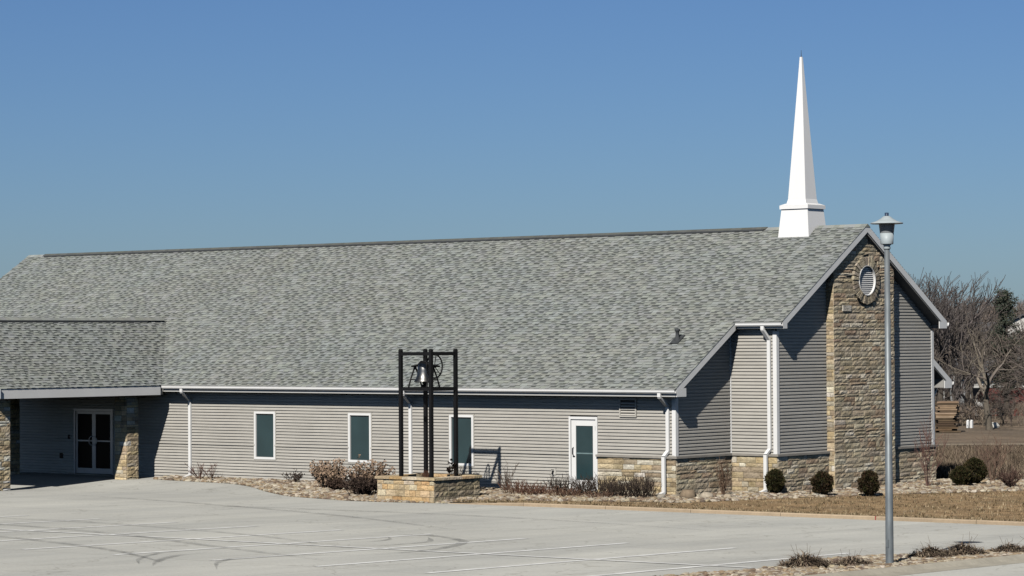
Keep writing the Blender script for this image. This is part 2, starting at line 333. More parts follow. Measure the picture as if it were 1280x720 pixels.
GE = [(-4.6, -4.5), (-3, -3.9), (-.82, -3.05), (2.13, -2.34), (3.0, -.4), (3.59, 1.23), (4.6, 3.5), (5.56, 5.62), (6.4, 7.1), (7.07, 8.26), (7.6, 14), (7.4, 20)]
def ge_y(x):
    # bed/lawn line as y for x (monotone part), used for lawn top and bed limit
    for (a, ya), (b, yb) in zip(GE, GE[1:]):
        if a <= x <= b and b > a: return ya+(yb-ya)*(x-a)/(b-a)
    return 30 if x > 7.05 else lotb(x)
mb = MB(); lx = spaced(-4.6, 7.05, 58)+spaced(7.4, 60, 53)
prev = None; KK = 14
rows = []
for x in lx:
    y0 = kerby(x)+.19; y1 = max(ge_y(x), y0) if x <= 7.05 else 20
    rows.append([(x, y0+(y1-y0)*k/KK, T(x, y0+(y1-y0)*k/KK)+RISE+.008) for k in range(KK+1)])
mb.add([p for r in rows for p in r], [(i*(KK+1)+k, (i+1)*(KK+1)+k, (i+1)*(KK+1)+k+1, i*(KK+1)+k+1) for i in range(len(lx)-1) for k in range(KK)], sm=True)
kind(mb.build('lawn', M['lawn']), 'structure')
mb = MB(); lx = spaced(-22.4, 7.6, 150); rows = []
def bed_top(x): return .02 if x < 0.1 else (14.6 if x > 1.9 else 3.0)
for x in lx:
    y0 = lotb(x)+.02; y1 = 13.8 if x > 2.1 else .05 if x < 0 else 3
    rows.append([(x, y0+(y1-y0)*k/20, bedz(x, y0+(y1-y0)*k/20)+.003) for k in range(21)])
mb.add([p for r in rows for p in r], [(i*21+k, (i+1)*21+k, (i+1)*21+k+1, i*21+k+1) for i in range(len(lx)-1) for k in range(20)], sm=True)
kind(mb.build('planting_bed_soil', M['bedsoil']), 'structure')

# ------------------------------------------------------------------ stones
def rock(mb, p, r, rng, c, flat=.6):
    t = (1+5**.5)/2
    vs = [(-1, t, 0), (1, t, 0), (-1, -t, 0), (1, -t, 0), (0, -1, t), (0, 1, t), (0, -1, -t), (0, 1, -t), (t, 0, -1), (t, 0, 1), (-t, 0, -1), (-t, 0, 1)]
    fs = [(0, 11, 5), (0, 5, 1), (0, 1, 7), (0, 7, 10), (0, 10, 11), (1, 5, 9), (5, 11, 4), (11, 10, 2), (10, 7, 6), (7, 1, 8), (3, 9, 4), (3, 4, 2), (3, 2, 6), (3, 6, 8), (3, 8, 9), (4, 9, 5), (2, 4, 11), (6, 2, 10), (8, 6, 7), (9, 8, 1)]
    a = rng.uniform(0, 6.28); ca, sa = math.cos(a), math.sin(a); sx = rng.uniform(.8, 1.35)
    out = []
    for x, y, z in vs:
        k = r*rng.uniform(.42, .6); x *= sx; out.append((p[0]+(x*ca-y*sa)*k, p[1]+(x*sa+y*ca)*k, p[2]+z*k*flat))
    mb.add(out, fs, c, sm=False)
ROCKC = [(.34, .26, .17), (.38, .32, .23), (.27, .20, .13), (.42, .37, .29), (.20, .145, .10), (.31, .27, .22), (.50, .44, .35), (.16, .12, .09)]
def jit(c, rng, a=.12): k = rng.uniform(1-a, 1+a); return (c[0]*k, c[1]*k*rng.uniform(.98, 1.02), c[2]*k*rng.uniform(.95, 1.05))
rng = random.Random(11); mb = MB(); n = 0
def in_bed(x, y):
    if x < -.0: return lotb(x)+.06 < y < -.02 and (x < -4.4 or y > ge_y(x)-.05)
    if x < 1.8: return y > ge_y(x)-.1 and y < (2.7 if x > .12 else -.1)
    if x < 7.05: return y > ge_y(x)-.1 and y < 13.4 and not (x < 2.15 and 5.4 < y < 9.2)
    return False
while n < 9500:
    if rng.random() < .62: x, y = rng.uniform(-22, 0.3), rng.uniform(-6, 0)
    else: x, y = rng.uniform(0, 7.05), rng.uniform(-2.5, 13.4)
    if not in_bed(x, y): continue
    if -7.4 < x < -5.0 and -5.25 < y < -3.05: continue
    rock(mb, (x, y, bedz(x, y)+.02), rng.choice([.05, .06, .07, .085, .11]), rng, jit(rng.choice(ROCKC), rng)); n += 1
kind(mb.build('bed_river_rock', M['rock']), 'stuff')['label'] = 'tan river rock filling the planting beds along the church walls'
# island
mb = MB(); n = len(ISL)
for (a, b) in zip(ISL, ISL[1:]):
    P = [a, (21.3, a[1]), (21.3, b[1]), b]
    mb.add([(p[0], p[1], T(*p)+.026) for p in P], [(0, 1, 2, 3)])
    mb.add([(a[0], a[1], T(*a)-.02), (a[0], a[1], T(*a)+.026), (b[0], b[1], T(*b)+.026), (b[0], b[1], T(*b)-.02)], [(0, 1, 2, 3)])
kind(mb.build('island_soil', M['bedsoil']), 'structure')
mb = MB(); n = 0
def isl_x(y):
    for (a, ya), (b, yb) in zip(ISL, ISL[1:]):
        if ya <= y <= yb: return a+(b-a)*(y-ya)/(yb-ya)
    return 99
while n < 6500:
    y = rng.uniform(-36, -13); x0 = isl_x(y); x = rng.uniform(x0, 21.3)
    if x0 > 21.3: continue
    rock(mb, (x, y, T(x, y)+.028), rng.choice([.05, .06, .07, .085, .10]), rng, jit(rng.choice(ROCKC), rng)); n += 1
kind(mb.build('island_river_rock', M['rock']), 'stuff')['label'] = 'tan river rock covering the parking lot island around the lamp'
mb = MB(); y = -60.0
while y < -13.2:
    y1 = min(y+3.0, -12.9); tn = rk.uniform(.9, 1.06); cc = (tn, tn, tn*.98)
    for k in range(3):
        a = y+.008+(y1-y-.016)*k/3; b = y+.008+(y1-y-.016)*(k+1)/3
        pr = lambda yy: [V((21.3, yy, T(21.3, yy)-.03)), V((21.3, yy, T(21.3, yy)+.10)), V((21.45, yy, T(21.3, yy)+.11)), V((21.53, yy, T(21.5, yy)+.08)), V((21.6, yy, T(21.5, yy)+.03)), V((22.0, yy, T(22, yy)+.017)), V((22.0, yy, T(22, yy)-.03))]
        A, B = pr(a), pr(b)
        mb.add(A+B, [(j, (j+1) % 7, (j+1) % 7+7, j+7) for j in range(7)]+[tuple(range(7))[::-1], tuple(range(7, 14))], cc)
    y = y1
kind(mb.build('island_kerb', M['greykerb']), 'structure')

def stone_wall(mb, mo, O, U, N, W, z0, z1, pal, rng, zmax=None, skip=None, hr=(.085, .19), wr=(.2, .8), depth=.042):
    O, U, N = V(O), V(U), V(N); Z = V((0, 0, 1)); z = z0
    flip = U.cross(Z).dot(N) < 0
    while z < z1-.02:
        h = rng.uniform(*hr)
        if z+h > z1-.05: h = z1-z
        u = 0
        while u < W-.01:
            wd = rng.uniform(*wr)*(1.25 if h < .1 else .9)
            if u+wd > W-.1: wd = W-u
            if not (skip and skip(u+wd/2, z+h/2)):
                a, b, c_, d = u+.006, u+wd-.006, z+.006, z+h-.006
                nx = max(2, int(wd/.12)); nz = 2
                base = rng.uniform(.0, depth*.45); vs = []
                for j in range(nz+1):
                    for i in range(nx+1):
                        e = (i in (0, nx)) or (j in (0, nz))
                        o = base + (rng.uniform(.2, .45) if e else rng.uniform(.6, 1.0))*depth*.6
                        uu = a+(b-a)*i/nx; zz = c_+(d-c_)*j/nz
                        if not e: uu += rng.uniform(-.02, .02); zz += rng.uniform(-.15, .15)*h
                        if zmax: zz = min(zz, zmax(uu))
                        vs.append(O+U*uu+Z*zz+N*o)
                m_ = nx+1
                fs = []; 
                for j in range(nz):
                    for i in range(nx): fs.append((j*m_+i, j*m_+i+1, (j+1)*m_+i+1, (j+1)*m_+i))
                k = len(vs); ring = [(i, 0) for i in range(nx)]+[(nx, j) for j in range(nz)]+[(i, nz) for i in range(nx, 0, -1)]+[(0, j) for j in range(nz, 0, -1)]
                ri = [j*m_+i for i, j in ring]
                bk = []
                for i in ri: q = V(vs[i]); q = q - N*((q-O).dot(N)+.005); bk.append(q)
                vs += bk
                for t in range(len(ri)):
                    t2 = (t+1) % len(ri); fs.append((ri[t], k+t, k+t2, ri[t2]))
                if flip: fs = [f[::-1] for f in fs]
                mb.add(vs, fs, jit(rng.choice(pal), rng, .14))
            u += wd
        z += h
PAL_T = [(.50, .42, .28), (.45, .37, .25), (.56, .48, .34), (.40, .34, .25), (.54, .44, .28), (.47, .43, .35), (.70, .66, .57), (.37, .30, .21), (.55, .46, .31)]
PAL_E = [(.56, .49, .37), (.50, .43, .32), (.63, .56, .43), (.47, .42, .33), (.58, .49, .36), (.72, .66, .54), (.45, .35, .26), (.54, .47, .36)]  # same stone on end faces, with the lighting difference put into the colours
PAL_P = [(.62, .44, .24), (.66, .50, .31), (.56, .40, .22), (.62, .51, .35), (.57, .37, .20), (.66, .58, .44), (.54, .44, .29)]

# ------------------------------------------------------------------ church
ZE, YE, YR, ZR = 3.07, -.60, 7.356, 8.15
SL = (ZR-ZE)/(YR-YE)
O1, W, Y2 = .431, 1.70, 2.86
ZE2 = 5.06; YE2 = YE+(ZE2-ZE)/SL
XL = -37.9
YB = 2*YR
zt = lambda y: ZE+SL*(min(y, YB-y)-YE)
ch = thing('church_building', (-18, 7.4, -.18), 'long low church with grey siding, shingled roof, stone chimney and white steeple', 'church')
th = math.atan(SL); CT, ST = math.cos(th), math.sin(th)
# wall cores
mb = MB()
mb.prismx([(.09, -.4), (YB-.09, -.4), (YB-.09, zt(.09)-.3), (YR, ZR-.3), (.09, zt(.09)-.3)], XL+.4, -.09)
mb.prismx([(Y2+.09, -.4), (YB-Y2-.09, -.4), (YB-Y2-.09, zt(Y2)-.3), (YR, ZR-.3), (Y2+.09, zt(Y2)-.3)], -.2, W-.09)
mb.build('inner_wall', M['core'], ch)

OPEN = []      # openings in front wall (x0,x1,z0,z1)
WINS = [(-17.80, -16.80), (-13.40, -12.38), (-8.96, -7.95)]
for a, b in WINS: OPEN.append((a+.03, b-.03, .62, 2.17))
OPEN.append((-4.02, -2.95, -.2, 2.18)); OPEN.append((-27.03, -24.95, -.2, 2.16))
def siding(mb, O, U, N, z0, z1, lim, seam=None, rng=None, cuts=()):
    O, U, N = V(O), V(U), V(N); Z = V((0, 0, 1)); flip = U.cross(Z).dot(N) < 0; ex = .102; z = z0; i = 0
    while z < z1:
        zz = min(z+ex, z1); L0, L1 = lim(z), lim(zz)
        if L0 and L1:
            k = rng.uniform(.965, 1.03); big = seam and abs(z-seam) < ex/2
            lip = .060 if big else .036
            ints = [(L0[0], L0[1], L1[0], L1[1])]
            for (a, b, c_, d) in cuts:
                if z+.02 < d and zz-.02 > c_:
                    new = []
                    for (p, q, p1, q1) in ints:
                        if q <= a or p >= b: new.append((p, q, p1, q1)); continue
                        if p < a: new.append((p, a, p1, a))
                        if q > b: new.append((b, q, b, q1))
                    ints = new
            for (p, q, p1, q1) in ints:
                if q-p < .005: continue
                if q1 < p1: p1 = q1 = (p1+q1)/2
                A = [O+U*p+Z*z, O+U*q+Z*z]
                for f_, l_ in ((0, lip), (.54, lip*.92), (.70, .005), (1.0, .001)):
                    A += [O+U*(p+(p1-p)*f_)+Z*(z+(zz-z)*f_)+N*l_, O+U*(q+(q1-q)*f_)+Z*(z+(zz-z)*f_)+N*l_]
                fs = [(2*i_, 2*i_+1, 2*i_+3, 2*i_+2) for i_ in range(4)]
                if flip: fs = [f[::-1] for f in fs]
                mb.add(A, fs, (k, k, k))
        z = zz
rng = random.Random(5)
mb = MB()
siding(mb, (0, 0, 0), (1, 0, 0), (0, -1, 0), -.19, 2.86, lambda z: (XL+.4, 0), 1.03, rng, OPEN+[(-2.90, .1, -.3, 1.0)])
mb.build('front_siding', M['siding'], ch)
def glim(ya, yb):
    def f(z):
        yl = YE+(z+.30-ZE)/SL; a, b = max(ya, yl), min(yb, YB-yl)
        if b <= a: return (YR, YR) if z < ZR+.2 else None
        return (a, b)
    return f
mb = MB()
siding(mb, (0, 0, 0), (0, 1, 0), (1, 0, 0), 1.03, zt(Y2), lambda z: (lambda r: r and (r[0], max(r[0], r[1])))(glim(0, Y2)(z)) if YE+(z+.3-ZE)/SL < Y2 else None, None, rng)
siding(mb, (0, 0, 0), (0, 1, 0), (1, 0, 0), 1.03, 3.05, lambda z: (YB-Y2, YB), None, rng)
siding(mb, (W, 0, 0), (0, 1, 0), (1, 0, 0), 1.03, 7.6, glim(Y2, YB-Y2), None, rng)
siding(mb, (0, Y2, 0), (1, 0, 0), (0, -1, 0), 1.03, ZE2-.2, lambda z: (0, W), None, rng)
siding(mb, (0, YB, 0), (1, 0, 0), (0, 1, 0), -.19, 2.86, lambda z: (XL+.4, 0), None, rng)
mb.build('gable_end_siding', M['siding'], ch)
# corner boards
for (x0, x1, y0, y1, z0, z1) in [(-.09, .05, -.05, .09, 1.068, 2.84), (-.025, .055, Y2-.055, Y2-.005, 1.068, zt(Y2)-.32), (W-.09, W+.05, Y2-.05, Y2+.09, 1.068, ZE2-.26), (W-.06, W+.05, YB-Y2-.09, YB-Y2+.05, 1.068, ZE2-.26)]:
    b = MB(); b.box(x0, x1, y0, y1, z0, z1); b.build('corner_board', M['white'], ch)
# stone wainscot
ZC = 1.0; srng = random.Random(21)
mo = MB()
P = .075
def wain(O, U, N, Wd, pal=PAL_T): mb = MB(); stone_wall(mb, None, O, U, N, Wd, -.25, ZC, pal, srng); mb.build('stone_wainscot', M['stone'], ch)
wain((-2.90, -P, 0), (1, 0, 0), (0, -1, 0), 2.90+P)
wain((P, -P, 0), (0, 1, 0), (1, 0, 0), Y2, PAL_E)
wain((P, Y2-P, 0), (1, 0, 0), (0, -1, 0), W)
wain((W+P, Y2-P, 0), (0, 1, 0), (1, 0, 0), 5.58-Y2+P, PAL_E)
wain((W+P, 9.05, 0), (0, 1, 0), (1, 0, 0), YB-Y2-9.05+P, PAL_E)
mo.box(-2.90, P-.002, -P+.004, .08, -.3, ZC); mo.box(-.002, P-.004, -P+.006, Y2-.01, -.3, ZC-.002)
mo.box(P, W+P-.004, Y2-P+.004, Y2+.06, -.3, ZC); mo.box(W-.05, W+P-.006, Y2-P+.008, YB-Y2+P-.01, -.3, ZC-.002)
mo.build('wainscot_mortar', M['mortar'], ch)
mb = MB(); c0, c1, e = ZC, ZC+.065, P+.07
mb.box(-2.94, e, -e, .03, c0, c1); mb.box(-.01, e, .03, Y2-e-.003, c0, c1-.001)
mb.box(-.012, W+e, Y2-e, Y2+.02, c0, c1-.002); mb.box(W-.03, W+e-.001, Y2+.02, 5.56, c0, c1); mb.build('wainscot_cap', M['cap'], ch); mb = MB(); mb.box(W-.03, W+e-.001, 9.06, YB-Y2+e, c0, c1)
mb.build('wainscot_cap', M['cap'], ch)
# chimney
CX, CY0, CY1 = 2.0, 5.56, 9.06; VC = (YR+.02, 6.39)
chm = MB(); chm.box(W-.02, CX-.004, CY0+.03, CY1-.03, -.3, 6.6)
chm.prismx([(CY0+.03, 6.6), (CY1-.03, 6.6), (CY1-.03, zt(CY1)-.26), (YR, ZR-.27), (CY0+.03, zt(CY0)-.26)], W-.02, CX-.006)
cho = chm.build('stone_chimney', M['mortar'], ch)
mb = MB()
ztop = lambda u: zt(CY0+u)-.26
def vskip(u, z): return math.hypot(CY0+u-VC[0], z-VC[1]) < .80 or z > zt(CY0+u)-.2
stone_wall(mb, None, (CX, CY0, 0), (0, 1, 0), (1, 0, 0), CY1-CY0, -.25, 7.95, PAL_E, srng, zmax=ztop, skip=vskip)
mb.build('chimney_face_stone', M['stone'], cho)
mb = MB()
stone_wall(mb, None, (W+.0, CY0+.03, 0), (1, 0, 0), (0, -1, 0), CX-W+.02, -.25, 7.0, PAL_T+[(.56, .47, .33)]*2, srng, zmax=lambda u: zt(CY0)-.27, skip=lambda u, z: z > zt(CY0)-.2, wr=(.14, .4))
mb.build('chimney_side_stone', M['stone'], cho); mb = MB()
stone_wall(mb, None, (W+.0, CY1-.03, 0), (1, 0, 0), (0, 1, 0), CX-W+.02, -.25, 7.0, PAL_T, srng, zmax=lambda u: zt(CY1)-.27, skip=lambda u, z: z > zt(CY1)-.2, wr=(.14, .4))
mb.build('chimney_side_stone', M['stone'], cho)
# round vent
rv = MB(); nst = 30
for i in range(nst):
    a0 = 2*math.pi*(i+.12)/nst; a1 = 2*math.pi*(i+.88)/nst; r0 = .47; r1 = .75+srng.uniform(-.02, .02); o = .10+srng.uniform(-.012, .015)
    P4 = [(r0, a0), (r1, a0), (r1, a1), (r0, a1)]
    vs = [V((CX-.01, VC[0]+r*math.cos(a), VC[1]+r*math.sin(a))) for r, a in P4]+[V((CX+o-(.015 if r == r1 else 0), VC[0]+r*math.cos(a), VC[1]+r*math.sin(a))) for r, a in P4]
    rv.add(vs, [(4, 5, 6, 7), (0, 4, 7, 3), (1, 2, 6, 5), (0, 1, 5, 4), (3, 7, 6, 2)], jit(srng.choice([(.42, .37, .30), (.37, .33, .27), (.47, .42, .33)]), srng, .18))
rvo = rv.build('round_vent_surround', M['stone'], ch)
mb = MB(); k = 48
for i in range(k):
    a0, a1 = 2*math.pi*i/k, 2*math.pi*(i+1)/k
    q = lambda r, a, x: (x, VC[0]+r*math.cos(a), VC[1]+r*math.sin(a))
    mb.quad(q(.455, a0, CX+.002), q(.455, a0, CX+.112), q(.455, a1, CX+.112), q(.455, a1, CX+.002)); mb.quad(q(.475, a0, CX+.112), q(.475, a1, CX+.112), q(.455, a1, CX+.112), q(.455, a0, CX+.112))
    mb.quad(q(.475, a0, CX+.002), q(.475, a1, CX+.002), q(.475, a1, CX+.112), q(.475, a0, CX+.112))
vfr = mb.build('vent_frame', M['white'], rvo)
mb = MB(); z = VC[1]-.44
while z < VC[1]+.40:
    hw = math.sqrt(max(.445**2-(z+.03-VC[1])**2, 0))
    mb.obox((CX+.004, VC[0]-hw, z+.035), (0, 2*hw, 0), (.038, 0, -.04), (.002, 0, .012)); z += .062
mb.build('vent_louvre', M['white'], rvo)
b = MB(); b.box(2.0, 2.048, 6.05, 6.52, 5.42, 5.60, (.62, .60, .55)); b.build('date_stone', M['stone'], cho)

# roof slabs
def profile(ya, yw, ze, hy):
    yf = ya+.10; zf = zt(yf)-.02; zb = zf-hy
    return [(yf, zf), (yf, zb), (yw, zb), (yw, zt(yw)-.27)], yf, zf, zb
lo, yf1, zf1, zb1 = profile(YE, -.025, ZE, .25)
up, yf2, zf2, zb2 = profile(YE2, Y2-.03, ZE2, .22)
mir = lambda pl: [(YB-y, z) for y, z in pl[::-1]]
roof = MB()
roof.prismx([lo[0], lo[1], lo[2], lo[3], (YR, ZR-.29), mir(lo)[0], mir(lo)[1], mir(lo)[2], mir(lo)[3], (YR, ZR-.012)], XL-.35, O1-.025)
roof.prismx([up[0], up[1], up[2], up[3], (YR, ZR-.288), mir(up)[0], mir(up)[1], mir(up)[2], mir(up)[3], (YR, ZR-.012)], O1-.025, W+O1-.025)
ro = roof.build('roof', M['soffit'], ch)
SHC = [(.258, .272, .264), (.246, .260, .253), (.275, .290, .282), (.232, .246, .240), (.262, .274, .264)]
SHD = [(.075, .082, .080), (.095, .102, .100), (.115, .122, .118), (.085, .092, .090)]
def shingles(mb, O, U, Vd, N, vlen, lim, rng):
    O, U, Vd, N = V(O), V(U), V(Vd), V(N); ex = .150; v = 0; r = 0
    flip = U.cross(Vd).dot(N) < 0
    while v < vlen-.01:
        v1 = min(v+ex, vlen); a, b = lim(v+ex*.5); u = a; tooth = rng.random() < .5
        while u < b-.005:
            wd = rng.uniform(.10, .26) if tooth else rng.uniform(.12, .30)
            ue = min(u+wd, b); h = rng.uniform(.022, .030) if tooth else rng.uniform(.008, .013)
            c = jit(rng.choice(SHC), rng, .05)
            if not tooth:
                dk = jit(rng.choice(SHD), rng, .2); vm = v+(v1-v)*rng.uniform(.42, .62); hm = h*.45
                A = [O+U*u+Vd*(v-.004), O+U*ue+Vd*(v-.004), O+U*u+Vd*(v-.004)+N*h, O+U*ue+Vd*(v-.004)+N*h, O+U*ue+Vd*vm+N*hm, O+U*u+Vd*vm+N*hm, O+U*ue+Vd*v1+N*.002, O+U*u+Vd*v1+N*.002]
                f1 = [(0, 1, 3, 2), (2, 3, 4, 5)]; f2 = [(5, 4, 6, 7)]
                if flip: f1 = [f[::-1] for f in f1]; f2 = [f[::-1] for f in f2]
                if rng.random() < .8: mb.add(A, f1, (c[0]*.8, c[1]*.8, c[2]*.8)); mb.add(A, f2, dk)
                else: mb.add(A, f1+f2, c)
                u = ue; tooth = True; continue
            vs = [O+U*u+Vd*(v-.004), O+U*ue+Vd*(v-.004), O+U*u+Vd*(v-.004)+N*h, O+U*ue+Vd*(v-.004)+N*h, O+U*ue+Vd*v1+N*.002, O+U*u+Vd*v1+N*.002]
            fs = [(0, 1, 3, 2), (2, 3, 4, 5)]
            if tooth: fs += [(1, 4, 3), (0, 2, 5)]
            if flip: fs = [f[::-1] for f in fs]
            mb.add(vs, fs, c)
            u = ue; tooth = not tooth
        v = v1
rr = random.Random(8); mb = MB()
Uv, Vv, Nv = (1, 0, 0), (0, CT, ST), (0, -ST, CT)
def mlim(v):
    y = YE+v*CT; return (XL-.38, (O1 if y < YE2 else W+O1)+.01)
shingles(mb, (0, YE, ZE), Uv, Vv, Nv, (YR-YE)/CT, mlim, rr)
mb.quad((XL-.38, YE, ZE-.004), (O1+.01, YE, ZE-.004), (O1+.01, YR, ZR-.004), (XL-.38, YR, ZR-.004), (.15, .155, .15))
mb.quad((O1+.01, YE2, ZE2-.004), (W+O1+.01, YE2, ZE2-.004), (W+O1+.01, YR, ZR-.004), (O1+.01, YR, ZR-.004), (.15, .155, .15))
# back slope, courses only
for i in range(67):
    ya, yb_ = YB-YE-i*.1195, YB-YE-(i+1)*.1195; xr = (O1 if ya > YB-YE2 else W+O1)
    if yb_ < YR: break
    mb.quad((xr, ya, zt(ya)+.02), (XL-.38, ya, zt(ya)+.02), (XL-.38, yb_, zt(yb_)), (xr, yb_, zt(yb_)), jit((.17, .18, .172), rr, .12))
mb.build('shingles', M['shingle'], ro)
b = MB(); b.prismx([(YR-.17, ZR-.08), (YR+.17, ZR-.08), (YR+.17, ZR-.03), (YR, ZR+.04), (YR-.17, ZR-.05)], XL+.75, -1.75); b.build('ridge_vent', M['vent'], ro)
b = MB()
xx = XL-.38
while xx < W+O1:
    if not (XL+.7 < xx+.1 < -1.75):
        b.prismx([(YR-.15, ZR-.08), (YR+.15, ZR-.08), (YR+.15, ZR-.065), (YR, ZR+.03), (YR-.15, ZR-.065)], xx, min(xx+.2, W+O1+.012), jit(rr.choice(SHC), rr))
    else:
        b.prismx([(YR-.12, ZR-.028), (YR, ZR+.042), (YR+.12, ZR-.028), (YR+.12, ZR-.022), (YR, ZR+.05), (YR-.12, ZR-.022)][::-1], xx, xx+.2, jit((.10, .105, .10), rr))
    xx += .2
b.build('ridge_caps', M['shingle'], ro)
# rake boards
def rake(x, ya, yb, hh=.23, xt=.028):
    mb = MB()
    mb.prismx([(ya, zt(ya)-.005-hh), (yb, zt(yb)-.005-hh), (yb, zt(yb)-.005), (ya, zt(ya)-.005)], x-xt, x); return mb
def rake_tip(mb, ya, yw, zb, zf, x):
    pass
for (x, ya, yb, yw, zb) in [(O1+.003, yf1, YE2+.02, 0.0, zb1), (W+O1+.003, yf2, YR, Y2, zb2)]:
    r_ = rake(x, ya, yb)
    a = ya; yy = a+ (zt(a)-.235-zb)  # box end
    r_.prismx([(a, zb-.005), (yw-.03 if yw-.03 < a+.5 else a+.5, zb-.005), (yw-.03 if yw-.03 < a+.5 else a+.5, zt(a)-.02), (a, zt(a)-.03)], x-.022, x+.005)
    r_.build('rake_board', M['white'], ch)
for (x, ya, yb, yw, zb) in [(O1+.003, yf1, YE2+.02, 0.0, zb1), (W+O1+.003, yf2, YR, Y2, zb2)]:
    mbk = MB(); mbk.prismx([(YB-yb, zt(yb)-.235), (YB-ya, zt(ya)-.235), (YB-ya, zt(ya)-.005), (YB-yb, zt(yb)-.005)], x-.028, x)
    e = min(YB-ya, 1e9); mbk.prismx([(e-.46, zb-.005), (e, zb-.005), (e, zt(ya)-.03), (e-.46, zt(ya)-.02)], x-.022, x+.005)
    mbk.build('rake_board', M['white'], ch)
# drip edge along rakes
# fascia + gutters
def gutter(x0, x1, y, z, sgn=1):
    mb = MB(); pr = [(y, z), (y, z-.115), (y-.075*sgn, z-.115), (y-.105*sgn, z-.075), (y-.105*sgn, z-.03), (y-.12*sgn, z), (y-.108*sgn, z), (y-.09*sgn, z-.07), (y-.02*sgn, z-.10), (y-.012*sgn, z)]
    if sgn > 0: pr = pr[::-1]
    mb.prismx(pr, x0, x1); return mb
b = MB(); b.box(-21.78, O1-.03, yf1-.022, yf1-.002, zb1-.004, zf1+.01); b.build('eave_fascia', M['fascia'], ch)
gutter(-21.78, O1+.01, yf1-.024, ZE+.005).build('gutter', M['white'], ch)
b = MB(); b.box(O1+.02, W+O1-.03, yf2-.022, yf2-.002, zb2-.004, zf2+.01); b.build('eave_fascia', M['fascia'], ch)
gutter(O1+.02, W+O1+.012, yf2-.024, ZE2+.005).build('gutter', M['white'], ch)
gutter(XL-.35, O1+.01, YB-yf1+.024, ZE+.005, -1).build('gutter', M['white'], ch)
gutter(O1+.02, W+O1+.012, YB-yf2+.024, ZE2+.005, -1).build('gutter', M['white'], ch)
# downspouts
def downspout(pts, name='downspout'):
    mb = MB()
    for p, q in zip(pts, pts[1:]):
        p, q = V(p), V(q); d = q-p
        a = V((.115, 0, 0)); n = a.cross(d).normalized()*.075
        mb.obox(p-a/2-n/2, a, n, d)
    return mb.build(name, M['white'], ch)
def ds(x, y, yo, ztop, zfl, xo=0, jog=None):
    pts = [(x+xo, yo, ztop), (x+xo, yo, ztop-.12), (x, y-.055, ztop-.42)]
    if jog: pts += [(x, y-.055, jog+.17), (x-.05, y-.21, jog), (x-.05, y-.21, zfl+.1), (x-.1, y-.42, zfl+.02)]
    else: pts += [(x, y-.055, zfl+.12), (x-.08, y-.3, zfl+.03)]
    downspout(pts)
ds(-20.95, 0, yf1-.07, ZE-.1, -.17, .12)
ds(-10.62, 0, yf1-.07, ZE-.1, -.1, .15)
ds(-.24, 0, yf1-.07, ZE-.1, -.12, .08, ZC+.05)
ds(W-.22, Y2, yf2-.07, ZE2-.1, -.12, -.05, ZC+.05)
ds(-.2, Y2*0+YB+.36, YB+.5, ZE-.1, -.12)
# windows
def window(x0, x1, z0=.585, z1=2.205):
    f = MB(); t = .075
    f.box(x0, x0+t, -.055, .05, z0, z1); f.box(x1-t, x1, -.055, .05, z0, z1)
    f.box(x0+t, x1-t, -.054, .05, z1-t, z1-.001); f.box(x0+t, x1-t, -.054, .05, z0+.001, z0+t)
    wo = f.build('window', M['white'], ch)
    g = MB(); g.box(x0+t-.004, x1-t+.004, .002, .02, z0+t-.004, z1-t+.004); g.build('pane', M['glass'], wo)
    d = MB(); d.box(x0-.035, x1+.035, -.045, .0, z0-.03, z0-.002); d.box(x0-.035, x0-.002, -.045, 0, z0-.002, z1+.03); d.box(x1+.002, x1+.035, -.045, 0, z0-.002, z1+.03); d.box(x0-.002, x1+.002, -.045, 0, z1+.002, z1+.03)
    d.build('trim_channel', M['siding'], wo)
for a, b in WINS: window(a, b)
# side door
f = MB(); x0, x1 = -4.05, -2.93
f.box(x0, x0+.07, -.06, .05, -.12, 2.21); f.box(x1-.07, x1, -.06, .05, -.12, 2.21); f.box(x0+.07, x1-.07, -.059, .05, 2.13, 2.209)
f.build('door_frame', M['white'], ch)
d = MB(); a0, a1 = x0+.076, x1-.076; g0, g1, h0, h1 = -3.80, -3.13, .26, 1.93
d.box(a0, g0, -.02, .03, -.08, 2.125); d.box(g1, a1, -.02, .03, -.08, 2.125); d.box(g0, g1, -.019, .03, -.08, h0); d.box(g0, g1, -.019, .03, h1, 2.124)
do = d.build('side_door', M['white'], ch)
g = MB(); g.box(g0-.003, g1+.003, .0, .014, h0-.003, h1+.003); g.build('pane', M['glass'], do)
g = MB(); g.box(g0, g1, -.012, -.002, 1.06, 1.10); g.build('crash_bar', mat('bar_behind_glass', (.17, .24, .25), .4, n=[((5, 5, 5), 2, g3(.9), g3(1.06), .3, .7)]), do)
g = MB(); g.tube([(a0+.08, -.02, 1.26), (a0+.08, -.075, 1.23), (a0+.08, -.075, 1.05), (a0+.08, -.02, 1.02)], .014, 6); g.box(a0+.055, a0+.14, -.03, -.019, .96, 1.0); g.build('handle', M['black'], do)
g = MB(); g.box(a1-.03, a1+.012, -.034, -.019, 1.80, 1.93); g.build('hinge', M['alu'], do)
b = MB(); b.box(x0-.1, x1+.1, -.30, .03, -.24, -.125); b.build('door_step', M['greykerb'], ch)
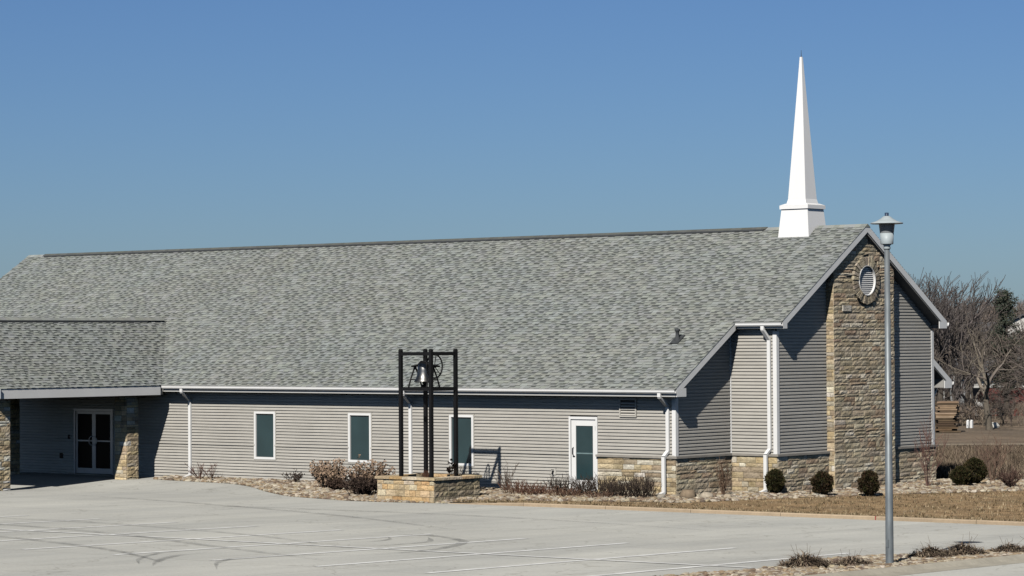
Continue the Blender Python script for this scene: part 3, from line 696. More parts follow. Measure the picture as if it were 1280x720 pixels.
# wall louvre and hose bib
v_ = MB(); LV = .075; X0, X1, Z0, Z1 = -2.06, -1.42, 2.22, 2.78
v_.box(X0, X0+.04, -.08, .0, Z0, Z1); v_.box(X1-.04, X1, -.08, 0, Z0, Z1); v_.box(X0+.04, X1-.04, -.079, 0, Z0, Z0+.04); v_.box(X0+.04, X1-.04, -.079, 0, Z1-.04, Z1)
z = Z0+.06
while z < Z1-.08: v_.obox((X0+.04, -.075, z), (X1-X0-.08, 0, 0), (0, .03, .04), (0, .006, -.012)); z += .085
v_.build('wall_louvre', M['siding'], ch)
b = MB(); b.box(X0+.04, X1-.04, -.044, -.041, Z0+.04, Z1-.04); b.build('louvre_backing', M['core'], ch)
b = MB(); b.box(-4.76, -4.58, -.055, 0, .40, .60, (1.15, 1.15, 1.15)); b.build('tap_block', M['siding'], ch)
b = MB(); b.tube([(-4.67, -.03, .5), (-4.67, -.10, .49), (-4.67, -.13, .42)], .022, 6); b.tube([(-4.72, -.1, .55), (-4.62, -.1, .55)], .012, 5); b.build('garden_tap', M['black'], ch)
# pipe vent on the roof
b = MB(); zz = zt(1.69); b.lathe(-1.15, 1.69, [(.10, zz-.1), (.10, zz+.08), (.06, zz+.12), (.055, zz+.28), (.085, zz+.30), (.085, zz+.36), (0.001, zz+.38)], 12); b.obox((-1.30, 1.5, zt(1.5)+.03), (.3, 0, 0), (0, .4, .4*SL), (0, -.01, .015)); b.build('roof_pipe_vent', M['vent'], ch)

# steeple
SXc = -.32
def frus(mb, cx, cy, a, b, z0, c_, d, z1):
    vs = [(cx-a, cy-b, z0), (cx+a, cy-b, z0), (cx+a, cy+b, z0), (cx-a, cy+b, z0), (cx-c_, cy-d, z1), (cx+c_, cy-d, z1), (cx+c_, cy+d, z1), (cx-c_, cy+d, z1)]
    mb.add(vs, [(3, 2, 1, 0), (4, 5, 6, 7), (0, 1, 5, 4), (1, 2, 6, 5), (2, 3, 7, 6), (3, 0, 4, 7)])
mb = MB(); frus(mb, SXc, YR, .62, .56, 7.5, .50, .46, 8.72)
st = mb.build('steeple', M['steeple'], ch)
mb = MB(); frus(mb, SXc, YR, .545, .505, 8.722, .545, .505, 8.84); frus(mb, SXc, YR, .545, .505, 8.842, .40, .38, 8.90); mb.build('steeple_cornice', M['steeple'], st)
mb = MB(); frus(mb, SXc, YR, .375, .355, 8.90, .335, .32, 9.05); frus(mb, SXc, YR, .335, .32, 9.052, .035, .035, 13.62); mb.build('spire', M['steeple'], st)
mb = MB(); mb.tube([(SXc, YR, 13.6), (SXc, YR, 13.66), (SXc, YR, 13.84)], [.03, .012, .006], 6); mb.build('finial', M['vent'], st)

# ------------------------------------------------------------------ portico
PX1, PY0 = -21.80, -7.8; HW = 3.62; PS = SL; PXR = PX1-HW; PX0 = PX1-8.9; PW = (ZE+PS*HW-ZE)/(PXR-PX0); KW = PW/SL; PZR = ZE+PS*HW; PCT, PST = math.cos(math.atan(PS)), math.sin(math.atan(PS)); KR = PS/SL  # unseen west slope stretched wider to keep the wall below in shade
pt = lambda x: ZE+min(PS*(PX1-x), PW*(x-PX0))
mb = MB(); 
b = MB(); e = .10
prof = [(PX0+e, pt(PX0+e)-.03), (PX0+e, 2.75), (PX1-.045, 2.75), (PX1-.045, ZE-.0), (PXR, PZR-.015)]
b.prismy(prof, PY0+.02, yf1-.03)
# extension over the main roof
b.prismy([(PX0+.6, pt(PX0+.6)-.03), (PX1-.6, pt(PX1-.6)-.03), (PXR, PZR-.03)], yf1-.03, 2.2)
po = b.build('portico_roof', M['soffit'], ch)
mb = MB()
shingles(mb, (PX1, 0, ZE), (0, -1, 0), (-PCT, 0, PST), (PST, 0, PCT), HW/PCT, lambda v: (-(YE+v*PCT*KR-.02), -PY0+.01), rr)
mb.quad((PX1, YE+.1, ZE-.004), (PX1, PY0, ZE-.004), (PXR, PY0, PZR-.004), (PXR, YE+HW*KR, PZR-.004), (.15, .155, .15))
for i in range(44):
    xa, xb = PX0+i*.12, min(PX0+(i+1)*.12, PXR); 
    mb.quad((xa, PY0, pt(xa)+.02), (xa, YE+(xa-PX0)*KW, pt(xa)+.02), (xb, YE+(xb-PX0)*KW, pt(xb)), (xb, PY0, pt(xb)), jit((.17, .18, .172), rr, .12))
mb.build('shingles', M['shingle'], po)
b = MB(); b.prismy([(PXR-.17, PZR-.08), (PXR-.17, PZR-.02), (PXR, PZR+.07), (PXR+.17, PZR-.02), (PXR+.17, PZR-.08)][::-1], PY0+.3, 1.95); b.build('ridge_vent', M['vent'], po)
b = MB(); yy = PY0
while yy < 2.7: b.prismy([(PXR-.15, PZR-.012), (PXR, PZR+.072), (PXR+.15, PZR-.012), (PXR+.14, PZR), (PXR, PZR+.088), (PXR-.14, PZR)], yy, yy+.2, jit((.23, .24, .23), rr)); yy += .2
b.build('ridge_caps', M['shingle'], po)
b = MB(); b.box(PX1-.043, PX1-.012, PY0+.02, yf1-.135, 2.745, ZE-.008); b.build('portico_fascia', M['white'], ch)
b = MB(); b.obox((PX1-.16, PY0-.035, 2.745), (.22, 0, 0), (0, .035, 0), (0, 0, .34)); b.build('rake_return', M['white'], ch)
PAL_C = [tuple(min(.8, k*1.3) for k in c) for c in PAL_T]  # column stone lightened in colour in place of missing bounced light
def column(x0, x1, y0, y1, fl):
    m_ = MB(); m_.box(x0+.03, x1-.03, y0+.03, y1-.03, fl-.3, 2.748); o = m_.build('portico_column', M['mortar'], ch)
    s = MB(); kw = dict(hr=(.08, .2), wr=(.2, .5)); z1 = 2.745; z0 = fl-.05
    stone_wall(s, None, (x0+.03, y0+.03, 0), (1, 0, 0), (0, -1, 0), x1-x0-.06, z0, z1, PAL_C, srng, **kw)
    stone_wall(s, None, (x1-.03, y0+.03, 0), (0, 1, 0), (1, 0, 0), y1-y0-.06, z0, z1, PAL_C, srng, **kw)
    stone_wall(s, None, (x0+.03, y1-.03, 0), (1, 0, 0), (0, 1, 0), x1-x0-.06, z0, z1, PAL_C, srng, **kw)
    stone_wall(s, None, (x0+.03, y0+.03, 0), (0, 1, 0), (-1, 0, 0), y1-y0-.06, z0, z1, PAL_C, srng, **kw)
    s.build('column_stone', M['stone'], o)
column(-23.02, -22.36, -1.72, -1.14, -.17); column(-23.02, -22.36, -7.5, -6.85, -.27)
column(-29.35, -28.69, -1.72, -1.14, -.2); column(-29.35, -28.69, -7.5, -6.85, -.3)
# double door
f = MB(); X0, X1 = -27.05, -24.95
f.box(X0, X0+.08, -.05, .05, -.15, 2.2); f.box(X1-.08, X1, -.05, .05, -.15, 2.2); f.box(X0+.08, X1-.08, -.049, .05, 2.11, 2.199)
f.build('entrance_frame', M['alu'], ch)
mid = (X0+X1)/2
for a, b_, hx in ((X0+.085, mid-.004, 1), (mid+.004, X1-.085, -1)):
    d = MB(); t = .09
    d.box(a, a+t, -.012, .035, -.13, 2.1); d.box(b_-t, b_, -.012, .035, -.13, 2.1); d.box(a+t, b_-t, -.011, .035, 2.01, 2.099); d.box(a+t, b_-t, -.011, .035, -.13, .06); d.box(a+t, b_-t, -.011, .035, 1.02, 1.07)
    do = d.build('entrance_door', M['alu'], ch)
    g = MB(); g.box(a+t-.003, b_-t+.003, .005, .02, .05, 1.03); g.box(a+t-.003, b_-t+.003, .005, .02, 1.06, 2.02); g.build('pane', M['darkglass'], do)
    hxp = b_-t/2 if hx > 0 else a+t/2
    g = MB(); g.tube([(hxp+(-hx)*.16*math.sin(q), -.06-.0*q, 1.05+.16*math.cos(q)) for q in [i*math.pi/8 for i in range(9)]], .016, 6); g.tube([(hxp, -.01, 1.21), (hxp, -.06, 1.21)], .012, 5); g.tube([(hxp, -.01, .89), (hxp, -.06, .89)], .012, 5); g.build('pull_handle', M['alu'], do)
b = MB(); b.box(X0-.1, X1+.1, -.25, .03, -.3, -.145); b.build('entrance_sill', M['greykerb'], ch)
b = MB(); b.box(-27.82, -27.66, -.06, 0, .38, .58); b.build('outlet_box', M['black'], ch)
b = MB(); b.box(-27.38, -27.28, -.05, 0, 1.1, 1.25); b.build('card_reader', M['black'], ch)

# ------------------------------------------------------------------ stone planter and bell frame
px0, px1, py0, py1, pz1 = -7.40, -5.04, -5.2, -3.08, .42
pl = thing('stone_planter', (-6.22, -4.14, -.27), 'low square golden stone planter under the black bell frame', 'planter')
m_ = MB(); z0 = -.35
for q in [(px0+.04, px1-.04, py0+.04, py0+.28), (px0+.04, px1-.04, py1-.28, py1-.04), (px0+.04, px0+.28, py0+.28, py1-.28), (px1-.28, px1-.04, py0+.28, py1-.28)]: m_.box(*q, z0, pz1-.002)
m_.build('inner_wall', M['mortar'], pl)
s = MB(); kw = dict(hr=(.12, .23), wr=(.2, .5), depth=.045)
stone_wall(s, None, (px0+.04, py0+.04, 0), (1, 0, 0), (0, -1, 0), px1-px0-.08, -.3, pz1, PAL_P, srng, **kw)
stone_wall(s, None, (px1-.04, py0+.04, 0), (0, 1, 0), (1, 0, 0), py1-py0-.08, -.3, pz1, [(.42, .36, .26), (.36, .31, .23), (.46, .40, .29), (.32, .28, .21)], srng, **kw)  # right face: darker, greyer stones paint in the dimness of grazing light
stone_wall(s, None, (px0+.04, py1-.04, 0), (1, 0, 0), (0, 1, 0), px1-px0-.08, -.3, pz1, PAL_P, srng, **kw)
stone_wall(s, None, (px0+.04, py0+.04, 0), (0, 1, 0), (-1, 0, 0), py1-py0-.08, -.3, pz1, PAL_P, srng, **kw)
s.build('stone_courses', M['stone'], pl)
s = MB(); rc = random.Random(2)
def capline(a, b, fixed, axis, z):
    u = a
    while u < b-.02:
        w_ = rc.uniform(.35, .6); ue = min(u+w_, b)
        if b-ue < .12: ue = b
        c = jit(rc.choice(PAL_P), rc, .1)
        if axis == 'x': s.box(u+.004, ue-.004, fixed[0], fixed[1], z, z+.075+rc.uniform(-.006, .006), c)
        else: s.box(fixed[0], fixed[1], u+.004, ue-.004, z, z+.075+rc.uniform(-.006, .006), c)
        u = ue
capline(px0-.03, px1+.03, (py0-.03, py0+.30), 'x', pz1); capline(px0-.03, px1+.03, (py1-.30, py1+.03), 'x', pz1)
capline(py0+.304, py1-.304, (px0-.03, px0+.30), 'y', pz1); capline(py0+.304, py1-.304, (px1-.30, px1+.03), 'y', pz1)
s.build('cap_stones', M['stone'], pl)
s = sheet(spaced(px0+.28, px1-.28, 12), spaced(py0+.28, py1-.28, 12), 0, lambda x, y: .40+.04*noise.noise(V((x*3, y*3, 0)))); s.build('soil', M['soil'], pl)

bf = thing('bell_frame', (-6.21, -4.12, .40), 'tall black square steel frame holding a bell, standing in stone planter', 'bell tower')
bx0, bx1, by0, by1 = -6.80, -5.58, -4.72, -3.60
for x in (bx0, bx1):
    for y in (by0, by1):
        b = MB(); b.box(x-.05, x+.05, y-.05, y+.05, .36, 4.30); b.box(x-.04, x+.04, y-.04, y+.04, 4.302, 4.33); b.build('post', M['black'], bf)
for z in (4.13, 3.07):
    for y in (by0, by1): b = MB(); b.box(bx0+.051, bx1-.051, y-.04, y+.04, z, z+.10); b.build('crossbar', M['black'], bf)
    for x in (bx0, bx1): b = MB(); b.box(x-.04, x+.04, by0+.051, by1-.051, z, z+.10); b.build('crossbar', M['black'], bf)
bcx, bcy = -6.34, -4.18
for x in (bcx-.36, bcx+.36):
    b = MB(); b.box(x-.04, x+.04, by0+.041, by1-.041, 3.085, 3.165); b.build('bell_bearer', M['black'], bf)
for x in (bcx-.36, bcx+.36):
    b = MB()
    for sgn in (-1, 1): b.tube([(x, bcy+sgn*.30, 3.17), (x, bcy+sgn*.20, 3.42), (x, bcy+sgn*.07, 3.68), (x, bcy, 3.78)], [.028, .024, .026, .035], 6)
    b.tube([(x, bcy-.22, 3.40), (x, bcy+.22, 3.40)], .016, 5)
    b.build('bell_stand', M['black'], bf)
b = MB(); b.tube([(bcx-.5, bcy, 3.80), (bcx-.26, bcy, 3.82), (bcx-.1, bcy, 3.93), (bcx+.1, bcy, 3.93), (bcx+.26, bcy, 3.82), (bcx+.62, bcy, 3.80)], [.03, .035, .05, .05, .035, .03], 8); b.build('bell_yoke', M['black'], bf)
b = MB(); b.lathe(bcx, bcy, [(.0, 3.90), (.08, 3.90), (.15, 3.87), (.19, 3.79), (.20, 3.66), (.215, 3.54), (.25, 3.43), (.30, 3.36), (.31, 3.33), (.28, 3.33), (.24, 3.40), (.18, 3.6), (.0, 3.8)][::-1], 28)
be = b.build('bell', M['bell'], bf)
b = MB(); b.tube([(bcx, bcy, 3.7), (bcx, bcy, 3.34)], .012, 6); b.lathe(bcx, bcy, [(0, 3.24), (.04, 3.26), (.055, 3.3), (.04, 3.345), (0, 3.36)], 10); b.lathe(bcx, bcy, [(.001, 3.17), (.10, 3.17), (.09, 3.24), (.03, 3.25), (.001, 3.25)], 14); b.build('clapper', M['black'], be)
b = MB(); wx = bcx+.42; R_ = .36
b.tube([(wx, bcy+R_*math.cos(a), 3.80+R_*math.sin(a)) for a in [2*math.pi*i/32 for i in range(33)]], .024, 6, cap=False)
for i in range(6): a = 2*math.pi*i/6+.3; b.tube([(wx, bcy, 3.80), (wx, bcy+R_*math.cos(a), 3.80+R_*math.sin(a))], .014, 5)
b.tube([(wx-.05, bcy, 3.8), (wx+.05, bcy, 3.8)], .05, 8); b.build('bell_wheel', M['black'], bf)

# ------------------------------------------------------------------ street lamp
lx_, ly_ = 20.37, -20.48; lz = T(lx_, ly_)+.02
lp = thing('street_lamp', (lx_, ly_, lz), 'tall galvanised parking lot lamp with flared hat shade on rocky island', 'street lamp')
b = MB(); b.lathe(lx_, ly_, [(.080, lz-.1), (.079, lz+.5), (.052, 6.34), (.0, 6.34)], 20); b.build('pole', M['galv'], lp)
b = MB(); b.lathe(lx_, ly_, [(.14, lz-.02), (.14, lz+.02), (.10, lz+.035), (.082, lz+.045)], 20); b.build('base_plate', M['galv'], lp)
b = MB(); b.lathe(lx_, ly_, [(.0, 6.30), (.06, 6.30), (.072, 6.33), (.06, 6.37), (.085, 6.40), (.0, 6.40)], 20); b.build('neck', M['lampmetal'], lp)
b = MB(); b.lathe(lx_, ly_, [(.0, 6.401), (.120, 6.402), (.126, 6.415), (.137, 6.62), (.0, 6.622)], 28); b.build('housing', M['lampmetal'], lp)
b = MB(); b.lathe(lx_, ly_, [(.136, 6.623), (.158, 6.80), (.162, 6.82)], 28); b.build('lens', M['lampglass'], lp)
b = MB(); b.lathe(lx_, ly_, [(.0, 6.80), (.20, 6.81), (.305, 6.80), (.32, 6.808), (.315, 6.825), (.21, 6.855), (.13, 6.90), (.06, 6.955), (.0, 6.96)], 32); b.build('lamp_shade', M['lampmetal'], lp)
b = MB(); b.lathe(lx_, ly_, [(.038, 6.94), (.04, 7.02), (.0, 7.025)], 12); b.build('photocell', M['lampblue'], lp)
b = MB(); b.box(lx_-.035, lx_+.035, ly_-.085, ly_-.07, lz+.35, lz+.5); b.build('hand_hole_cover', M['galv'], lp)

# ------------------------------------------------------------------ plants
def hit(c, rng): return jit(c, rng, .2)
def shrub_mesh(st, tw, H, Rr, nstem, rng, cs, ct, spread=.9, heads=None, depth=3, r0=.012, curl=.25, base=.12):
    """arching stems from the base; twigs fork off; returns nothing, fills st (stems) and tw (twigs/heads)"""
    for i in range(nstem):
        a = rng.uniform(0, 6.283); ln = H*rng.uniform(.65, 1.1); lean = rng.uniform(.1, 1)*spread
        d = V((math.cos(a)*lean, math.sin(a)*lean, 1)).normalized(); p = V((math.cos(a), math.sin(a), 0))*rng.uniform(0, base)*Rr
        pts = [p]; k = 4
        for j in range(k):
            d = (d+V((rng.uniform(-1, 1), rng.uniform(-1, 1), rng.uniform(-.4, .5)))*curl*.5).normalized(); p = p+d*ln/k/ (1+0*lean); pts.append(p)
        st.tube(pts, [r0, r0*.8, r0*.65, r0*.5, r0*.35], 3, hit(cs, rng), cap=False)
        for j in range(depth*3):
            t = rng.uniform(.25, 1); i0 = min(int(t*k), k-1); q = pts[i0].lerp(pts[i0+1], t*k-i0)
            dd = (d+V((rng.uniform(-1, 1), rng.uniform(-1, 1), rng.uniform(-.3, .8)))*.9).normalized(); l2 = ln*rng.uniform(.12, .35)
            e1 = q+dd*l2*.5; e2 = e1+(dd+V((rng.uniform(-.5, .5), rng.uniform(-.5, .5), .2))).normalized()*l2*.5
            tw.tube([q, e1, e2], [r0*.5, r0*.4, r0*.28], 3, hit(ct, rng), cap=False)
            if heads:
                for h in range(heads[1]):
                    o = e2+V((rng.uniform(-1, 1), rng.uniform(-1, 1), rng.uniform(-1, 1)))*heads[0]
                    n1 = V((rng.uniform(-1, 1), rng.uniform(-1, 1), rng.uniform(-1, 1))).normalized()*heads[2]; n2 = n1.orthogonal().normalized()*heads[2]
                    tw.add([o-n1, o+n2, o+n1, o-n2], [(0, 1, 2, 3)], hit(heads[3], rng))
def shrub(name, x, y, H, R, nst, seed, cs, ct, label, cat, group=None, z=None, **kw):
    rng = random.Random(seed); z = bedz(x, y) if z is None else z
    t = thing(name, (x, y, z), label, cat, group); st, tw = MB(), MB()
    shrub_mesh(st, tw, H, R, nst, rng, cs, ct, **kw)
    for m_ in (st, tw): m_.v = [(p[0]+x, p[1]+y, p[2]+z) for p in m_.v]
    st.build('stems', M['twig'], t); tw.build('dry_flowers' if kw.get('heads') else 'twigs', M['twig'], t); return t
BR, TN, DK, RD = (.10, .065, .045), (.30, .21, .14), (.055, .04, .033), (.14, .06, .045)
shrub('bare_shrub', -19.9, -.6, .62, .5, 12, 1, RD, RD, 'sparse reddish bare shrub beside the leftmost white downspout', 'shrub', spread=1.3)
shrub('bare_shrub', -19.3, -.6, .5, .4, 8, 2, BR, RD, 'tiny sprawling bare shrub just right of the leftmost downspout', 'shrub', spread=1.5)
shrub('dry_perennial', -14.9, -1.1, .42, .4, 12, 3, DK, DK, 'low dark dried perennial in river rock between two windows', 'shrub', spread=1.5, heads=(.03, 2, .022, DK))
shrub('hydrangea_bush', -12.2, -2.2, .74, .7, 60, 4, TN, (.24, .165, .11), 'tan dried hydrangea bush below the middle window, left of its darker twin', 'shrub', spread=.8, base=.6, heads=(.05, 5, .028, (.33, .235, .165)))
shrub('dry_perennial', -11.2, -2.9, .34, .7, 50, 5, DK, DK, 'low blackish dried clump between the two tan hydrangea bushes', 'shrub', spread=1.3, heads=(.04, 4, .025, (.06, .04, .03)))
shrub('hydrangea_bush', -10.0, -2.7, .82, .7, 50, 6, (.2, .14, .1), (.2, .13, .09), 'tan topped hydrangea bush touching the left side of stone planter', 'shrub', spread=.75, base=.55, heads=(.05, 4, .028, (.28, .195, .135)))
shrub('dry_perennial', -9.0, -3.9, .50, .7, 70, 7, DK, DK, 'dense dark brown dried clump at the left foot of stone planter', 'shrub', spread=1.1, base=.7, heads=(.04, 4, .028, (.05, .035, .028)))
shrub('seedhead_plant', -5.55, -3.75, .42, .3, 7, 8, DK, DK, 'black seedheads on thin stalks inside the planter by its right post', 'dried flower', z=.44, spread=.9, heads=(.025, 6, .035, (.02, .015, .012)), depth=1)
shrub('seedhead_plant', -5.9, -4.6, .2, .25, 14, 9, BR, (.12, .06, .04), 'short rusty dried stubble in the planter soil between front posts', 'dried flower', z=.42, spread=1.5)
shrub('seedhead_plant', -6.5, -3.9, .2, .3, 16, 10, BR, (.12, .06, .04), 'short rusty dried stubble in the planter soil near its left rear post', 'dried flower', z=.42, spread=1.6)
shrub('bare_shrub', -6.9, -1.6, .62, .6, 70, 11, DK, DK, 'dark twiggy shrub behind the planter against the siding', 'shrub', spread=1.0)
shrub('bare_shrub', -5.75, -1.0, .80, .5, 14, 12, (.12, .09, .07), (.12, .09, .07), 'thin tall bare shrub just right of the planter shadow', 'shrub', spread=.8)
shrub('dry_grass_clump', -5.6, -3.4, .22, .3, 30, 13, (.36, .27, .17), (.34, .25, .16), 'small straw coloured clump beside the start of the kerb', 'grass clump', spread=1.5)
shrub('russet_perennial', -4.7, -1.7, .42, .8, 52, 14, (.14, .08, .055), (.15, .085, .06), 'russet low dried plant below the garden tap, nearest the planter', 'shrub', spread=1.0, base=.55)
shrub('russet_perennial', -3.85, -1.9, .36, .8, 68, 15, (.15, .08, .055), (.16, .085, .06), 'russet low dried mound left of the white side door', 'shrub', spread=1.3, base=.55)
shrub('dark_shrub', -3.55, -1.05, .52, .9, 60, 16, DK, (.075, .06, .05), 'dark bushy bare shrub covering lower left corner of the white door', 'shrub', spread=1.1, base=.55)
shrub('dark_shrub', -2.4, -1.3, .50, .9, 54, 17, DK, (.075, .06, .05), 'dark bare shrub standing at the right foot of the white door', 'shrub', spread=.8, base=.55)
shrub('dark_shrub', -1.75, -1.3, .60, .9, 69, 18, DK, (.08, .062, .05), 'dark bare shrub at the left part of the tan stone base', 'shrub', spread=.8, base=.55)
shrub('dark_shrub', -1.0, -1.4, .56, .9, 69, 19, DK, (.08, .062, .05), 'dark bare shrub midway along the tan stone base', 'shrub', spread=.85, base=.55)
shrub('dark_shrub', -.25, -1.4, .64, .9, 69, 20, DK, (.08, .062, .05), 'tallest dark bare shrub, in front of the corner downspout', 'shrub', spread=.8, base=.55)
shrub('russet_perennial', -2.6, -2.0, .3, .8, 68, 22, (.15, .09, .06), (.17, .10, .07), 'russet dried mound in rocks in front of the white door', 'shrub', spread=1.4, base=.55)
shrub('russet_perennial', -1.3, -1.95, .24, .8, 48, 23, (.16, .10, .07), (.18, .11, .075), 'flat russet dried mound before the tan stone base', 'shrub', spread=1.5, base=.55)
shrub('bare_shrub', 1.2, .75, .95, .25, 22, 24, (.17, .11, .075), (.17, .11, .075), 'narrow upright brown bare shrub against the shaded corner stone base', 'shrub', spread=.22)
shrub('bare_shrub', 3.72, 8.19, 1.9, .5, 13, 25, (.20, .12, .10), (.20, .11, .09), 'tall spindly reddish bare shrub at the far right corner of church', 'shrub', spread=.32, depth=4)
shrub('bare_shrub', 3.5, 12.6, 1.35, .5, 26, 26, (.22, .15, .11), (.20, .13, .10), 'fan shaped bare brown shrub behind the pair of evergreens', 'shrub', spread=.6, depth=4)
shrub('bare_shrub', 5.8, 9.7, .58, .6, 46, 27, (.12, .075, .06), (.13, .08, .065), 'low rounded bare shrub at far right edge right of the evergreens', 'shrub', spread=1.1, depth=4)
def evergreen(x, y, H, R, seed, label, group='clipped evergreens'):
    rng = random.Random(seed); z = bedz(x, y); t = thing('evergreen_shrub', (x, y, z), label, 'shrub', group)
    b = MB(); b.tube([(x, y, z-.05), (x, y, z+H*.5)], [.04, .02], 5); 
    for i in range(10): a = rng.uniform(0, 6.28); b.tube([(x, y, z+H*.1), (x+math.cos(a)*R*.6, y+math.sin(a)*R*.6, z+H*rng.uniform(.3, .8))], [.015, .005], 3, cap=False)
    b.build('stem', M['darkbark'], t); b = MB()
    for i in range(4500):
        d = V((rng.gauss(0, 1), rng.gauss(0, 1), rng.gauss(0, 1))).normalized(); rr_ = rng.uniform(.45, 1)**.5
        lump = 1+.42*noise.noise(d*2.1+V((seed, 0, 0)))+.12*noise.noise(d*7+V((seed, 3, 0)))
        zz = .5+.5*d.z*rr_; taper = 1-.35*max(0, zz-.45)
        if zz < .12: taper = .75
        p = V((x+d.x*R*rr_*lump*taper, y+d.y*R*rr_*lump*taper, z+H*(.03+.97*zz*(.95+.1*lump))))
        n1 = V((rng.gauss(0, .5)+d.x, rng.gauss(0, .5)+d.y, rng.gauss(0, .5)+.9)).normalized()*rng.uniform(.035, .065); n2 = n1.cross(V((rng.gauss(0, 1), rng.gauss(0, 1), rng.gauss(0, 1)))).normalized()*.022
        c = rng.choice([(.030, .028, .012), (.060, .036, .020), (.075, .040, .024), (.035, .026, .012), (.055, .044, .020)] if seed in (32, 33) and noise.noise(d*1.7+V((0, seed, 0))) > -.15 else [(.026, .026, .010), (.040, .036, .014), (.050, .032, .016), (.020, .023, .009), (.055, .052, .018)])
        b.add([p-n2, p+n2, p+n1], [(0, 1, 2)], jit(c, rng, .2))
    b.build('foliage', M['leafy'], t); return t
evergreen(1.98, 2.36, .74, .29, 31, 'leftmost dark evergreen ball in front of the white downspout')
evergreen(3.7, 2.3, .72, .33, 32, 'dark bronze evergreen at the left foot of the stone chimney')
evergreen(4.86, 3.07, .74, .31, 33, 'dark evergreen with a pointed top just left of the lamp pole')
evergreen(4.36, 9.18, .62, .33, 34, 'lower left one of the two touching evergreens right of the church')
evergreen(4.2, 10.28, .84, .36, 35, 'taller right one of the two touching evergreens right of the church')
# grass clumps on the island
def clump(x, y, H, nb, seed, label):
    rng = random.Random(seed); z = T(x, y)+.02; b = MB()
    H *= .85
    for i in range(nb):
        a = rng.uniform(0, 6.28); ra = rng.uniform(0, .38)**1; ln = H*rng.uniform(.7, 1.5)*(1.15-1.7*ra); lean = rng.uniform(.3, 2.6); 
        a3 = rng.uniform(0, 6.28); p = V((x+math.cos(a3)*ra, y+math.sin(a3)*ra*1.5, z)); d = V((math.cos(a)*lean, math.sin(a)*lean, 1)).normalized()
        q = p+d*ln*.55; r_ = q+(d+V((math.cos(a)*.5, math.sin(a)*.5, -.75))).normalized()*ln*.5
        sd_ = V((-math.sin(a), math.cos(a), 0))*.009
        c = jit(rng.choice([(.22, .165, .12), (.28, .215, .15), (.16, .115, .085), (.12, .085, .065), (.36, .29, .21)]), rng, .2)
        b.add([p-sd_, p+sd_, q+sd_, q-sd_, r_], [(0, 1, 2, 3), (3, 2, 4)], c)
    for i in range(5):
        a = rng.uniform(0, 6.28); b.tube([(x, y, z), (x+math.cos(a)*.12, y+math.sin(a)*.2, z+H*.6), (x+math.cos(a)*rng.uniform(.1, .4), y+math.sin(a)*.3, z+H*rng.uniform(.8, 1.5))], .003, 3, (.18, .14, .1), cap=False)
    tag(b.build('grass_clump', M['twig'], None, (x, y, z)), label, 'grass clump', 'dry clumps on the island')
clump(19.45, -22.1, .42, 1540, 41, 'shaggy dry grass clump on the island at the left, end of white line')
clump(19.25, -21.5, .30, 770, 46, 'small dry tuft beside the shaggy clump left of lamp')
clump(19.9, -21.15, .28, 1144, 42, 'flat dry grass clump nearest the lamp on its left')
clump(19.85, -18.1, .38, 1760, 43, 'big matted dry clump just right of the lamp pole')
clump(19.95, -17.0, .40, 1760, 44, 'second matted dry clump right of the lamp, over its shadow')
clump(20.3, -15.7, .30, 1540, 45, 'low wide dry clump at the right end of the rocky island')
clump(20.5, -14.9, .30, 1100, 47, 'dry clump farthest along the rocky island at the picture edge')
# boulders
for i, (x, y, r, lb) in enumerate([(1.0, -.75, .30, 'largest rounded brown boulder by the shaded corner stone base'), (1.45, -.45, .24, 'pale rounded boulder right of the brown one near the corner'), (1.9, .0, .17, 'small buff boulder between the corner and the narrow brown shrub'), (.35, -1.2, .19, 'small grey boulder at the foot of the corner downspout shrub'), (3.6, 2.2, .14, 'small pale boulder between the first two evergreen balls')]):
    b = MB(); rg = random.Random(60+i); rock(b, (x, y, bedz(x, y)+r*.25), r, rg, [(.25, .19, .13), (.42, .36, .28), (.40, .33, .24), (.33, .30, .25), (.46, .42, .34)][i], .7)
    b.smooth = [True]*len(b.smooth); tag(b.build('boulder', M['rock'], None, (x, y, bedz(x, y))), lb, 'boulder')
# lawn blades and field weeds
rng = random.Random(77); b = MB(); n = 0
while n < 14000:
    x = rng.uniform(-4.4, 16); y = rng.uniform(-5.6, 12)
    if y < kerby(x)+.22 or (x < 7.05 and y > ge_y(x)): continue
    z = T(x, y)+RISE; h = rng.uniform(.02, .055); a = rng.uniform(0, 6.28); d = V((math.cos(a), math.sin(a), 0))*rng.uniform(.01, .03); s_ = V((-d.y, d.x, 0)).normalized()*.010
    p = V((x, y, z)); b.add([p-s_, p+s_, p+d+V((0, 0, h))], [(0, 1, 2)], jit(rng.choice([(.30, .22, .13), (.38, .29, .18), (.22, .16, .09), (.16, .14, .07)]), rng)); n += 1
for k_ in range(5200):
    x = rng.uniform(-4.4, 22); y = kerby(x)+.2+abs(rng.gauss(0, .5)) if rng.random() < .5 else rng.uniform(-5.3, 10)
    if y < kerby(x)+.2 or (x < 7.05 and y > ge_y(x)): continue
    z = T(x, y)+RISE; c0 = jit(rng.choice([(.16, .11, .06), (.10, .075, .04), (.36, .27, .16), (.42, .33, .21)]), rng)
    for q_ in range(5):
        a = rng.uniform(0, 6.28); h = rng.uniform(.04, .10); d = V((math.cos(a), math.sin(a), 0))*rng.uniform(.02, .07); s_ = V((-d.y, d.x, 0)).normalized()*.012
        p = V((x+rng.uniform(-.05, .05), y+rng.uniform(-.05, .05), z)); b.add([p-s_, p+s_, p+d+V((0, 0, h))], [(0, 1, 2)], c0)
kind(b.build('lawn_grass', M['twig']), 'stuff')['label'] = 'short dormant tan grass on the strip behind the kerb'
b = MB(); n = 0
